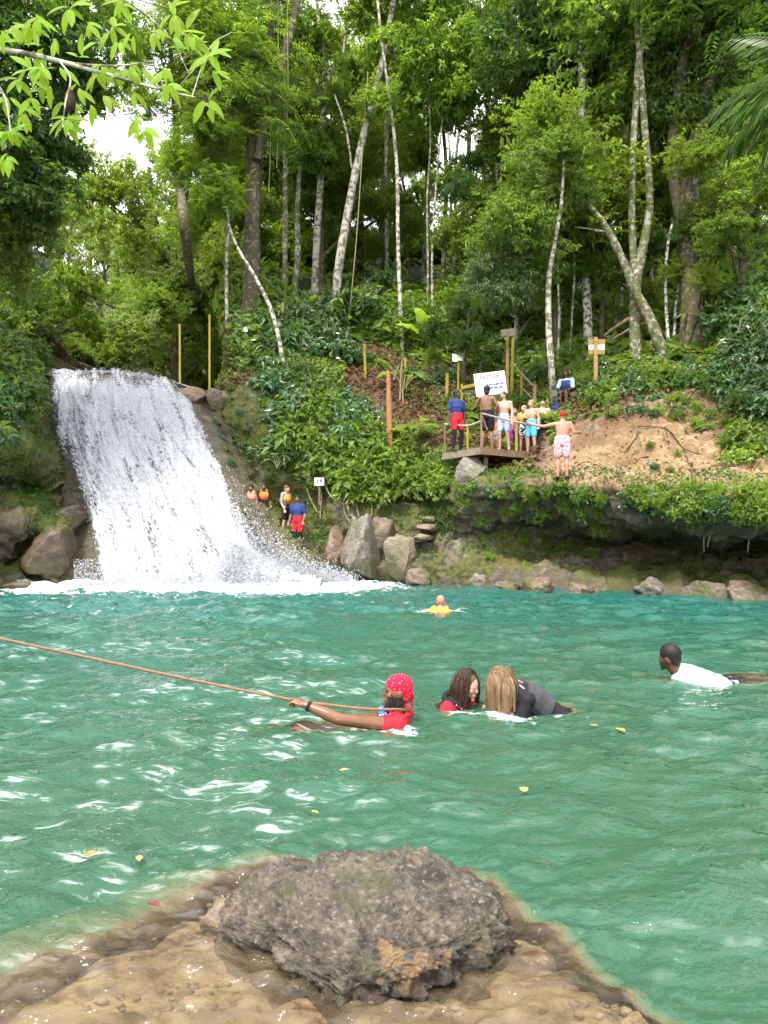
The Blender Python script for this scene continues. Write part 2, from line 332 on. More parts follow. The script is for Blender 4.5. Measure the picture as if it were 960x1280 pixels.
# a way to find the bank's surface again, for setting things on it
GF = G.reshape(-1, 3); GN = nrm.reshape(-1, 3); GU, GV = UU.ravel(), VV.ravel()
_ok = GF[:, 1] > 3
GPX = np.where(_ok, CX+GF[:, 0]/np.where(_ok, GF[:, 1], 1)*F, -9e3); GPY = np.where(_ok, HZ-(GF[:, 2]-CAMZ)/np.where(_ok, GF[:, 1], 1)*F, -9e3)
def T(px, py, r=7.0, vmin=2.0):
    """bank point (and its normal) seen at that place of the photograph"""
    while True:
        m = np.nonzero((abs(GPX-px) < r) & (abs(GPY-py) < r) & (GV >= vmin))[0]
        if len(m): break
        r *= 1.5
    k = m[np.argmin(GF[m, 1]+.02*np.hypot(GPX[m]-px, GPY[m]-py))]
    return GF[k].copy(), GN[k].copy()
_hi = np.nonzero(GV >= 6.0)[0]
def TH(x, y):
    """height of the upper bank below the sky at x, y"""
    k = _hi[np.argmin((GF[_hi, 0]-x)**2+(GF[_hi, 1]-y)**2)]; return GF[k, 2]
bank_bvh = None

# ------------------------------------------------------------------ pool bed with the shallow shelf near the camera
shelf = np.array([wl(*p)[:2] for p in ((-60, 1262), (0, 1240), (130, 1178), (255, 1108), (330, 1078), (450, 1064), (590, 1088), (645, 1128), (735, 1198), (825, 1275))]+[[.95, 1.4], [1.2, .2], [1.2, -3], [-3, -3], [-3, 1.7]])
def poly_sd(x, y, P):
    d = np.full(x.shape, 1e9); ins = np.zeros(x.shape, bool); n = len(P)
    for i in range(n):
        a, b = P[i], P[(i+1) % n]; e = b-a; wx, wy = x-a[0], y-a[1]
        tt = np.clip((wx*e[0]+wy*e[1])/(e@e), 0, 1); d = np.minimum(d, np.hypot(wx-tt*e[0], wy-tt*e[1]))
        c = ((a[1] > y) != (b[1] > y)) & (x < (b[0]-a[0])*(y-a[1])/(b[1]-a[1]+1e-12)+a[0]); ins ^= c
    return np.where(ins, -d, d)
def bed(x, y):
    p = np.stack([x, y, 0*x], -1)
    sd = poly_sd(x, y, shelf)+.09*fbm(p*3.2, 5, 61, .6)
    inside = -.085-.10*sstep(0, -.7, sd)*0+.055*fbm(p*2.6, 5, 63, .6, True)-.05*fbm(p*7, 4, 64)+.02*fbm(p*18, 3, 65, .6, True)
    slope_w = .13+.42*sstep(-.2, -1.2, x)
    deep = -1.7+.9*sstep(-1.2, -6.5, x)*(1-sstep(9, 14, y))+.25*fbm(p*.5, 3, 66)
    t_ = sstep(-.04, 1, sd/slope_w)
    return inside*(1-t_)+deep*t_
bx = np.sinh(np.linspace(-1, 1, 230)*3.0)/math.sinh(3.0)*12.5; by = np.concatenate([np.linspace(-8, .9, 40, endpoint=False), .9*np.exp(np.linspace(0, math.log(23/.9), 210))])
BX, BY = np.meshgrid(bx, by, indexing='ij'); BZ = bed(BX, BY)
t = NT('pool_bed'); P_ = t.pos(); n1 = t.noise(P_, 3.5, 7, .6, .4); n2 = t.noise(P_, 18, 6, .65); n3 = t.noise(t.pos((1, 2.2, 1)), 2.2, 5, .6)
c = t.mix(t.ramp(n1, [(.32, 0.0), (.68, 1.0)]), (.21, .12, .058), (.44, .285, .155))
c = t.mix(t.ramp(n2, [(.4, 0.0), (.7, 1.0)]), t.mix(.4, c, (.20, .13, .07)), c)
c = t.mix(t.ramp(n3, [(.52, 0.0), (.64, 1.0)]), c, t.mix(.7, c, (.09, .062, .038)))
M['bed'] = t.done(t.pbr(c, .75, t.bump(t.math('ADD', n1, t.math('MULTIPLY', n2, .4)), .6, .04), .3))
mb = MB(); mb.add(np.stack([BX, BY, BZ], -1), grid_faces(*BX.shape)); bedo = mb.build('pool_bed', M['bed']); tag(bedo, kind='structure')

# ------------------------------------------------------------------ the big rock in the shallows
def ico(sub):
    bm = bmesh.new(); bmesh.ops.create_icosphere(bm, subdivisions=sub, radius=1.0)
    V = np.array([v.co[:] for v in bm.verts]); Fc = np.array([[v.index for v in f.verts] for f in bm.faces]); bm.free(); return V, Fc
ICO = {k: ico(k) for k in (1, 2, 3, 4, 5)}
def rock_mat(name, dark, mid, pale, moss=.4, scale=5, wet=.0):
    t = NT(name); P_ = t.coord('Object', (1, 1, 1.6), (.3, .5, .2)); n1 = t.noise(P_, scale, 8, .62, .5); n2 = t.noise(P_, scale*5, 7, .7); n3 = t.noise(P_, scale*.5, 4, .5)
    c = t.mix(t.ramp(n1, [(.28, 0.0), (.62, 1.0)]), dark, mid)
    c = t.mix(t.ramp(n2, [(.48, 0.0), (.68, 1.0)]), c, pale)
    c = t.mix(t.ramp(n2, [(.25, 1.0), (.42, 0.0)]), c, tuple(x*.45 for x in dark))
    mfac = t.math('MULTIPLY', t.ramp(n3, [(.5, 0.0), (.62, 1.0)]), moss)
    c = t.mix(mfac, c, t.mix(n2, (.03, .04, .008), (.11, .12, .02)))
    return t.done(t.pbr(c, .62-wet, t.bump(t.math('ADD', t.math('MULTIPLY', n2, .7), n1), .9, .05), .45))
def big_rock():
    V, Fc = ico(7)
    ctr = W(-.06, 2.47)
    out = np.array([wl(*p)[:2] for p in ((268, 1165), (282, 1196), (345, 1205), (375, 1240), (430, 1262), (472, 1248), (545, 1224), (600, 1206), (640, 1164))]+[[.34, 2.72], [.17, 2.86], [-.05, 2.84], [-.28, 2.80], [-.48, 2.66], [-.56, 2.5]])
    ang = np.arctan2(out[:, 1]-ctr[1], out[:, 0]-ctr[0]); rad = np.hypot(*(out-ctr).T); o = np.argsort(ang)
    a = np.arctan2(V[:, 1], V[:, 0]); rr = np.interp(a, ang[o], rad[o], period=2*math.pi)
    rr = rr*.93; cs = np.hypot(V[:, 0], V[:, 1]); s = V[:, 2]
    pr = np.where(s > 0, cs**.38, (1+.16*np.minimum(-s*1.6, 1))*np.where(s < -.7, np.sqrt(np.maximum(0, 1-((-s-.7)/.3)**2)), 1))
    x = ctr[0]+rr*pr*np.cos(a); y = ctr[1]+rr*pr*np.sin(a)
    # heights of the upper surface: a low ridge along the back, a step on the left, falling to the right tip and the front toe
    hx = np.interp(x, [-.6, -.5, -.33, -.16, -.06, .08, .2, .32, .46], [.10, .165, .165, .165, .145, .175, .155, .105, .03])
    hy = np.interp(y, [2.0, 2.15, 2.3, 2.5, 2.65, 2.8, 2.95], [.30, .60, .86, 1.0, 1.05, .95, .7])
    z = np.where(s > 0, np.maximum(s, 0)**.34*hx*hy, s*.34)
    P = np.stack([x, y, z], -1)
    P[:, 2] = np.where(P[:, 2] > 0, P[:, 2]*.82, P[:, 2]); n = unit(np.stack([V[:, 0]*1.2, V[:, 1]*1.2, V[:, 2]+.15], -1))
    u = np.stack([P[:, 0]*.8+P[:, 1]*.7+P[:, 2]*1.3, P[:, 1]*.9-P[:, 0]*.5, P[:, 2]+.5*P[:, 0]], -1)
    d = .058*fbm(P*np.array((5, 6, 9)), 4, 71, .5, True)-.02+.026*fbm(u*np.array((22, 9, 26)), 4, 73, .55, True)+.012*fbm(P*42, 4, 77, .6)+.007*fbm(P*95, 3, 79, .6, True)
    crack = np.exp(-((P[:, 0]+.05-.12*(P[:, 1]-2.3)+.03*fbm(P*9, 2, 81))/.018)**2)*sstep(2.5, 2.25, P[:, 1])
    d = d-.045*crack-.03*np.exp(-((P[:, 0]+.20+.4*(P[:, 1]-2.6))/.03)**2)*sstep(2.4, 2.6, P[:, 1])
    P = P+n*d[:, None]
    g = np.random.default_rng(12)                                  # broken faces
    for k in range(22):
        a_ = g.uniform(0, 6.28); nn = unit(np.array((math.cos(a_), math.sin(a_), g.uniform(-.1, 1.3)))); c_ = np.array((ctr[0]+g.uniform(-.38, .30), ctr[1]+g.uniform(-.2, .22), .0))
        e = (P-c_)@nn; hmax = np.percentile(e[(P[:, 2] > -.05)], 93 if k < 10 else 96); loc_ = np.exp(-np.sum((P[:, :2]-c_[:2]-nn[:2]*.18)**2, 1)/.035)
        P = P-(np.maximum(e-hmax, 0)*.85*loc_)[:, None]*nn
    P = P+n*(.006*fbm(P*60, 3, 83, .6, True)+.010*fbm(u*np.array((14, 40, 34)), 3, 84, .5, True))[:, None]
    mb = MB(); mb.add(P, Fc)
    t = NT('shore_rock'); P_ = t.coord('Object', (1, 1, 1.4), (.5, .4, .6)); n1 = t.noise(P_, 7, 8, .65, .6); n2 = t.noise(P_, 42, 8, .72); n3 = t.noise(P_, 4.2, 5, .55); n4 = t.noise(P_, 120, 5, .7)
    c = t.mix(t.ramp(n1, [(.33, 0.0), (.66, 1.0)]), (.036, .030, .023), (.175, .145, .108))
    c = t.mix(t.ramp(n2, [(.54, 0.0), (.70, 1.0)]), c, (.34, .29, .225))
    c = t.mix(t.ramp(n2, [(.34, 1.0), (.48, 0.0)]), c, (.026, .022, .018))
    c = t.mix(t.math('MULTIPLY', t.ramp(n3, [(.56, 0.0), (.66, 1.0)]), .6), c, t.mix(n2, (.03, .036, .012), (.11, .11, .035)))
    c = t.mix(t.math('MULTIPLY', t.ramp(t.noise(P_, 5.5, 3), [(.63, 0.0), (.69, 1.0)]), .75), c, t.mix(n2, (.20, .11, .04), (.40, .26, .13)))
    c = t.mix(t.ramp(n4, [(.66, 0.0), (.80, 1.0)]), c, (.40, .375, .34))
    zz = t.n('ShaderNodeSeparateXYZ'); t.l(t.pos(), zz.inputs[0])
    wet = t.ramp(t.math('MULTIPLY_ADD', n1, -.06, t.math('ADD', zz.outputs[2], .03)), [(.005, 1.0), (.055, 0.0)])
    c = t.mix(t.math('MULTIPLY', wet, .55), c, (.05, .04, .03))
    M['shore_rock'] = t.done(t.pbr(c, t.math('MULTIPLY_ADD', wet, -.35, .55), t.bump(t.math('ADD', n2, t.math('MULTIPLY', n4, .5)), .9, .02), .5))
    o = mb.build('shore_rock', M['shore_rock']); tag(o, 'large craggy grey rock with moss and ochre stains standing in the sandy shallows', 'rock')
    return o
hero = big_rock()
g_ = np.random.default_rng(77); n_ = 5200; px_, py_ = g_.uniform(-1.6, 1.1, n_), g_.uniform(1.2, 3.0, n_); ok_ = (poly_sd(px_, py_, shelf) < .05) & (fbm(np.stack([px_, py_, 0*px_], -1)*4, 3, 88) > -.12); px_, py_ = px_[ok_], py_[ok_]; n_ = len(px_)
V_, F_ = ICO[1]; s_ = (.003+.014*g_.random(n_)**3)[:, None, None]*(.7+.6*g_.random((n_, len(V_), 1)))
P_ = np.stack([px_, py_, bed(px_, py_)+.003], -1)[:, None]+V_[None]*s_*np.array((1.2, 1, .6)); mb = MB(); mb.add(P_.reshape(-1, 3), ((np.arange(n_)*len(V_))[:, None, None]+F_[None]).reshape(-1, 3))
grav = mb.build('gravel', simple_mat('gravel', (.22, .15, .09), .7, .6, 9), None, True); tag(grav, 'brown gravel lying on the sandy shelf under the shallow water', kind='stuff')
def small_stone(name, seed, loc, size, mat, label, group=None, flat=.7, sub=4, amp=.35):
    V, Fc = ICO[sub]; p = V*1.3+seed*7.3
    d = 1+amp*fbm(p, 5, seed, .5, True)-.1; P = V*d[:, None]
    for k in range(9):                                             # broken faces
        nn = unit(NR.normal(size=3)*np.array((1, 1, .6))); h = .50+.28*NR.random(); e = np.maximum(P@nn-h, 0); P = P-.92*e[:, None]*nn
    P = P+(.05*fbm(V*5+seed, 4, seed+3, .6, True)+.05*fbm(V*np.array((2, 2, 9))+seed, 3, seed+5))[:, None]*unit(V)
    mb = MB(); mb.add(P*np.asarray(size, float), Fc); o = mb.build(name, mat); o.location = loc; o.rotation_euler = (0, 0, seed*1.7)
    return tag(o, label, 'rock', group)
M['rock_brown'] = rock_mat('rock_brown', (.065, .05, .034), (.17, .13, .09), (.27, .215, .16), .75, 2.2)
M['rock_grey'] = rock_mat('rock_grey', (.07, .062, .05), (.18, .155, .13), (.30, .265, .225), .65, 2.0)
M['rock_tan'] = rock_mat('rock_tan', (.11, .08, .05), (.235, .18, .125), (.32, .26, .195), .55, 2.0)
M['rock_dark'] = rock_mat('rock_dark', (.045, .033, .023), (.125, .09, .062), (.18, .135, .10), .45, 2.2, .2)
M['rock_wet'] = rock_mat('rock_wet', (.07, .045, .028), (.18, .12, .078), (.25, .18, .13), .35, 1.6, .3)
small_stone('shelf_stone', 4, (-.235, 2.235, -.085), (.085, .10, .075), M['rock_tan'], 'pale stone just under the water at the front of the craggy rock', flat=.5)
small_stone('shelf_stone', 6, (-.78, 2.13, -.10), (.16, .09, .055), M['rock_tan'], 'flat brown stone ridge breaking the sandy shallows beside the craggy rock')
small_stone('shelf_stone', 9, (.46, 1.96, -.10), (.20, .13, .06), M['rock_tan'], 'low brown stone under the water on the edge of the sandy shelf')
small_stone('shelf_stone', 8, (-.50, 2.60, -.07), (.075, .17, .10), M['rock_tan'], 'pale tan stone standing against the back of the craggy rock')
# boulders along the far shore: (px, py of its middle, Y, half sizes)
BL = [
 (450, 690, 21.7, (.62, .6, 1.05), 'rock_grey', 'tall smooth grey boulder at the foot of the bank, splashed by the falls'),
 (418, 690, 22.4, (.5, .5, .8), 'rock_wet', 'wet brown boulder half hidden in the spray of the falls'),
 (497, 695, 21.2, (.55, .5, .65), 'rock_tan', 'pale tan boulder between the tall grey boulder and the stone steps'),
 (524, 722, 20.5, (.42, .35, .32), 'rock_brown', 'low brown boulder with its foot in the water below the stone steps'),
 (478, 672, 22.2, (.65, .5, .55), 'rock_brown', 'mossy brown boulder above the tall grey boulder'),
 (676, 729, 18.3, (.62, .45, .26), 'rock_brown', 'broad low boulder at the waterline under the sandy ledge'),
 (632, 731, 18.9, (.42, .4, .24), 'rock_brown', 'low mossy boulder at the waterline below the jumping platform'),
 (726, 735, 17.9, (.40, .4, .22), 'rock_brown', 'flat brown boulder on the shore under the overhang'),
 (820, 733, 17.3, (.42, .4, .32), 'rock_grey', 'grey wedge shaped boulder on the shore below the leafy overhang'),
 (888, 735, 16.6, (.5, .45, .27), 'rock_brown', 'brown rounded boulder at the waterline below the hanging roots'),
 (935, 738, 16.0, (.5, .45, .3), 'rock_brown', 'long brown boulder at the waterline beyond the hanging roots'),
 (606, 722, 19.9, (.5, .4, .4), 'rock_grey', 'mossy grey boulder at the foot of the platform rock'),
 (66, 690, 20.5, (.85, .7, .70), 'rock_dark', 'rounded wet brown boulder left of the falling water'),
 (78, 648, 21.2, (.62, .7, .42), 'rock_dark', 'worn wet brown ledge stone above the rounded boulder by the falls'),
 (30, 733, 19.9, (.6, .4, .13), 'rock_tan', 'flat tan stone at the waterline in front of the dark hollow'),
 (240, 496, 24.8, (.62, .5, .32), 'rock_wet', 'smooth wet boulder at the right end of the falls lip'),
 (272, 502, 25.0, (.6, .6, .45), 'rock_brown', 'mossy boulder beside the lip of the falls below the yellow posts'),
 (590, 597, 20.35, (.55, .5, .50), 'rock_grey', 'squared mossy rock slab right under the platform corner'),
 (746, 557, 20.4, (.55, .5, .62), 'rock_brown', 'dark brown earth covered rock beside the person in pink shorts'),
 (808, 588, 18.6, (.33, .3, .30), 'rock_grey', 'grey rounded stone on the sandy ledge'),
 (915, 590, 17.9, (.55, .4, .28), 'rock_grey', 'flat grey stone at the edge of the sandy ledge near the right shrub'),
 (120, 408, 44, (2.2, 1.6, 1.6), 'rock_grey', 'grey rock far upstream above the falls'),
]
for k, (px, py, Y, s, m, lab) in enumerate(BL): small_stone('boulder', 20+k, q(px, py, Y)-np.array((0, -.15, .10))*(px > 600 and py > 715), s, M[m], lab, 'boulders round the pool')
# worn steps cut in the bank
for k, (px, py, Y, w_) in enumerate([(528, 672, 21.3, .42), (534, 660, 21.6, .38), (540, 650, 21.9, .34), (546, 640, 22.2, .30)]):
    small_stone('stone_step', 60+k, q(px, py, Y), (w_, .32, .13), M['rock_tan'], 'worn tan stone step in the flight up the bank between boulders and platform', 'worn stone steps', amp=.15)
# ------------------------------------------------------------------ people
SUBMERGED = []; CHURN = []
def capsule(mb, p0, r0, p1, r1, seg=10):
    p0, p1 = np.asarray(p0, float), np.asarray(p1, float); d = p1-p0; L = max(np.linalg.norm(d), 1e-6); d = d/L
    a = np.linspace(-math.pi/2, 0, 4); P = [p0+d*r0*math.sin(x) for x in a]+[p0+(p1-p0)*f for f in (.33, .67)]+[p1+d*r1*math.sin(-x) for x in a[::-1]]
    r = [max(r0*math.cos(x), r0*.04) for x in a]+[r0+(r1-r0)*f for f in (.33, .67)]+[max(r1*math.cos(x), r1*.04) for x in a[::-1]]
    tube(mb, P, r, seg)
def ellip(mb, c, rad, ax=None, sub=3):
    V, Fc = ICO[sub]; A = np.eye(3) if ax is None else np.asarray(ax, float); mb.add(np.asarray(c, float)+(V*np.asarray(rad, float))@A, Fc)
def loft(mb, C, rx, ry, lat, seg=16):
    C = np.asarray(C, float); n = len(C); T_ = unit(np.gradient(C, axis=0)); lat = np.broadcast_to(np.asarray(lat, float), C.shape)
    S = unit(lat-T_*np.sum(lat*T_, 1, keepdims=True)); B = np.cross(T_, S); a = np.linspace(0, 2*math.pi, seg, endpoint=False)
    ca, sa = np.sign(np.cos(a))*abs(np.cos(a))**.85, np.sign(np.sin(a))*abs(np.sin(a))**.85
    V = C[:, None]+np.asarray(rx, float)[:, None, None]*ca[None, :, None]*S[:, None]+np.asarray(ry, float)[:, None, None]*sa[None, :, None]*B[:, None]
    V = V.transpose(1, 0, 2); mb.add(V, grid_faces(seg, n, True)[:, ::-1]); k = np.arange(seg)
    mb.add(np.vstack([V[:, 0], C[:1]]), np.stack([k, (k+1) % seg, np.full(seg, seg)], -1)[:, ::-1]); mb.add(np.vstack([V[:, -1], C[-1:]]), np.stack([k, (k+1) % seg, np.full(seg, seg)], -1))
def fuse(mb, name, mat, voxel, smooth, parent, base, wrinkle=0.0):
    """one continuous skin over all the pieces"""
    me = mb.mesh(name+'_pieces', mat); o = bpy.data.objects.new('tmp', me); COL.objects.link(o)
    m = o.modifiers.new('r', 'REMESH'); m.mode = 'VOXEL'; m.voxel_size = voxel; m.use_smooth_shade = True
    if smooth: s = o.modifiers.new('s', 'SMOOTH'); s.iterations = smooth; s.factor = .5
    dg = bpy.context.evaluated_depsgraph_get(); dg.update(); ev = o.evaluated_get(dg); r = bpy.data.meshes.new_from_object(ev)
    bpy.data.objects.remove(o); bpy.data.meshes.remove(me)
    r.name = name; r.transform(Matrix.Translation(Vector(-np.asarray(base))))
    if wrinkle:
        n_ = len(r.vertices); V = np.empty(n_*3, np.float32); r.vertices.foreach_get('co', V); V = V.reshape(-1, 3); Nn = np.empty(n_*3, np.float32); r.vertices.foreach_get('normal', Nn); Nn = Nn.reshape(-1, 3)
        V = V+Nn*(wrinkle*fbm(V*np.array((14, 14, 7.0))+hash(name) % 7, 3, 7, .5, True))[:, None]; r.vertices.foreach_set('co', V.astype(np.float32).ravel())
    r.materials.clear(); r.materials.append(mat); r.polygons.foreach_set('use_smooth', np.ones(len(r.polygons), bool))
    return place(name, r, parent)
def skin_mat(name, c, wet=0.0):
    t = NT(name); n = t.noise(t.coord(), 14, 4); n2 = t.noise(t.coord(), 60, 3)
    col = t.mix(t.ramp(n, [(.3, 0.0), (.7, 1.0)]), tuple(x*.82 for x in c), c); col = t.mix(t.math('MULTIPLY', t.ramp(n, [(.5, 0.0), (.75, 1.0)]), .25), col, (c[0], c[1]*.75, c[2]*.7))
    return t.done(t.pbr(col, .48-wet, t.bump(n2, .12, .004), .4))
SK = {'dark': skin_mat('skin_dark', (.085, .042, .026)), 'brown': skin_mat('skin_brown', (.20, .10, .06)), 'brown_wet': skin_mat('skin_brown_wet', (.19, .085, .045), .20), 'pale': skin_mat('skin_pale', (.48, .29, .20)), 'pink': skin_mat('skin_pink', (.44, .21, .145)), 'light': skin_mat('skin_light', (.47, .285, .20))}
def cloth(name, c, var=.18, rough=.75): return simple_mat(name, c, rough, var, 30, .2, .3)
def pattern(name, a, b, scale, thr=.42):
    t = NT(name); v = t.voro(t.coord(), scale); c = t.mix(t.ramp(v, [(thr, 0.0), (thr+.06, 1.0)]), a, b); return t.done(t.pbr(c, .75, t.bump(t.noise(t.coord(), 25), .3, .01), .2))
CL = {'navy': cloth('cloth_navy', (.028, .045, .16)), 'red': cloth('cloth_red', (.50, .018, .03)), 'black': cloth('cloth_black', (.014, .014, .018)), 'orange': cloth('cloth_orange', (.80, .19, .035)), 'yellow_orange': cloth('cloth_yellow_orange', (.78, .33, .05)),
      'sky': cloth('cloth_sky', (.09, .42, .66)), 'pinkp': pattern('cloth_pink_pattern', (.75, .13, .20), (.85, .55, .55), 26), 'bluep': pattern('cloth_blue_pattern', (.030, .055, .19), (.35, .42, .6), 22, .18), 'check': pattern('cloth_black_white', (.02, .02, .02), (.6, .6, .6), 20, .5),
      'grey': cloth('cloth_grey', (.28, .28, .30)), 'white': cloth('cloth_white', (.58, .58, .62)), 'salmon': cloth('cloth_salmon', (.78, .24, .15)), 'lightblue': cloth('cloth_light_blue', (.33, .48, .66)), 'violet': cloth('cloth_violet', (.22, .05, .22)),
      'bandana': pattern('cloth_bandana', (.80, .42, .46), (.58, .010, .035), 55, .17), 'floral': pattern('cloth_floral', (.50, .58, .68), (.035, .13, .40), 40, .3)}
def hair_mat(name, c):
    t = NT(name); g = t.n('ShaderNodeNewGeometry'); return t.done(t.pbr(t.mix(g.outputs['Random Per Island'], tuple(x*.45 for x in c), tuple(x*1.5 for x in c)), .42, None, .5))
HR = {'black': simple_mat('hair_black', (.012, .010, .009), .6), 'brown': hair_mat('hair_brown', (.065, .032, .016)), 'blond': hair_mat('hair_blond', (.27, .175, .09)), 'bald': SK['pink'], 'grey': simple_mat('hair_grey', (.42, .36, .30), .6)}
def stand(H, at, yaw, arms=None, legs=None, lean=0.0, turn=0.0, nod=0.0, kid=False):
    """joints of a standing person: local x to the picture's right when it faces the camera, forward is -y"""
    j = dict(pelvis=(0, 0, .53), waist=(0, lean*.3, .62), chest=(0, -.005+lean*.7, .72), neck=(0, .008+lean, .83))
    hz = .925 if not kid else .915
    g = random.Random(int(abs(at[0])*977+H*131)); lean = lean+g.uniform(-.012, .008); sway = g.uniform(-.014, .014)
    j['head'] = (sway*.6, -.012+lean*1.15, hz); j['pelvis'] = (sway, 0, .53); j['waist'] = (sway*.8, lean*.3, .62)
    for s, x in (('L', 1), ('R', -1)):
        kb = g.uniform(0, .03) if x*sway > 0 else 0.0; sp = g.uniform(-.004, .022)
        j['hip'+s] = (.052*x+sway, 0, .505); j['kn'+s] = (.058*x+sway*.6+sp*.5*x, -.012-kb, .285); j['an'+s] = (.060*x+sp*x, .012-kb*.3, .045); j['toe'+s] = (.075*x+sp*x, -.085-kb*.3, .02)
        e1, e2 = g.uniform(-.012, .02), g.uniform(-.05, .03); j['sh'+s] = (.106*x, lean, .80-sway*x*.4); j['el'+s] = (.140*x+e1*x, .015+lean, .645); j['wr'+s] = (.150*x+e1*.4*x, -.04+lean+e2, .50)
    for d in (arms or {}), (legs or {}): j.update(d)
    c, s = math.cos(yaw), math.sin(yaw); Rm = np.array([[c, -s, 0], [s, c, 0], [0, 0, 1]])
    J = {k: np.asarray(at, float)+Rm@(np.array(v)*H) for k, v in j.items()}
    ct, st = math.cos(yaw+turn), math.sin(yaw+turn); f = np.array((st, -ct, 0))*math.cos(nod)+np.array((0, 0, -math.sin(nod)))
    J['hf'] = f; J['hu'] = np.array((0, 0, 1.0)); return J
def torso(mb, J, H, g=0.0, a=0, b=7, fat=1.0):
    lat = unit(J['shL']-J['shR']); latp = unit(J['hipL']-J['hipR']); up0 = unit(J['waist']-J['pelvis'])
    C = [J['pelvis']-up0*.045*H, J['pelvis'], J['waist'], (J['waist']+J['chest'])/2, J['chest'], J['chest']*.35+J['neck']*.65, J['neck']+unit(J['neck']-J['chest'])*.012*H]
    rx = np.array([.070, .092, .080, .085, .096, .088, .036])*H*fat+g; ry = np.array([.050, .062, .056, .060, .064, .050, .034])*H*fat+g
    L_ = [latp, latp, (lat+latp)/2, lat, lat, lat, lat]
    loft(mb, C[a:b], rx[a:b], ry[a:b], np.array(L_)[a:b])
def headframe(J):
    f = unit(J['hf']); u = J['hu']; r = unit(np.cross(u, f)); u = np.cross(f, r); return np.array([r, f, u])
def make_head(mb, J, k, fine):
    A = headframe(J); V, Fc = ICO[4]; x, y, z = V.T.copy()
    jaw = np.clip(-z, 0, 1); fr = np.clip(y, 0, 1)
    x = x*(1-.30*jaw**1.3); y = np.where(y > 0, y*(1-.10*np.clip(z, 0, 1)), y)*(1-.12*jaw*(y < 0)) + .08*jaw*fr
    z2 = z*np.where(z < 0, 1.02, .98)
    P = np.stack([x*.075, y*.096, z2*.118], -1)*k
    mb.add(np.asarray(J['head'])+P@A, Fc)
    h = np.asarray(J['head']); at = lambda a, b, c: h+np.array((a, b, c))*k@A
    kidn = k < 1.0; capsule(mb, at(0, .088, .010), (.007 if kidn else .010)*k, at(0, .104 if kidn else .112, -.022), (.012 if kidn else .015)*k, 8)                       # nose
    if fine:
        if not kidn: capsule(mb, at(-.045, .082, .030), .012*k, at(.045, .082, .030), .012*k, 8)             # brow
        capsule(mb, at(-.022, .090, -.058), .009*k, at(.022, .090, -.058), .009*k, 8); capsule(mb, at(-.018, .087, -.070), .010*k, at(.018, .087, -.070), .010*k, 8)
        ellip(mb, at(0, .080, -.098), np.array((.024, .018, .018))*k, A)
        for s in (-1, 1): ellip(mb, at(s*.045, .068, -.022), np.array((.022, .018, .022))*k, A)
    for s in (-1, 1): ellip(mb, at(s*.078, -.005, -.008), np.array((.011, .022, .034))*k, A)
    return A, at
def hand(mb, w, d, palm_n, s, curl=.5, side=1):
    """palm, four bent fingers of different lengths and a thumb leaving the side of the palm"""
    d = unit(d); n = unit(np.asarray(palm_n)-d*np.dot(palm_n, d)); l = np.cross(d, n)*side; A = np.array([l, d, n])
    ellip(mb, w+d*.045*s, np.array((.040, .052, .017))*s, A)
    for k, (o, L) in enumerate(((-.029, .062), (-.010, .074), (.010, .070), (.029, .055))):
        p = w+d*.082*s+l*o*s; q1 = p+(d*math.cos(curl*.7)+n*math.sin(curl*.7))*L*.5*s; q2 = q1+(d*math.cos(curl*1.9)+n*math.sin(curl*1.9))*L*.38*s; q3 = q2+(d*math.cos(curl*2.9)+n*math.sin(curl*2.9))*L*.3*s
        for a, b in ((p, q1), (q1, q2), (q2, q3)): capsule(mb, a, .0092*s, b, .0082*s, 7)
    b = w+d*.025*s-l*.030*s; m = b+(-l*.7+d*.7+n*.4*curl)*.036*s; capsule(mb, b, .0125*s, m, .0105*s, 7); capsule(mb, m, .0105*s, m+(d*.8+n*.9*curl+l*.35*curl)*.034*s, .0088*s, 7)
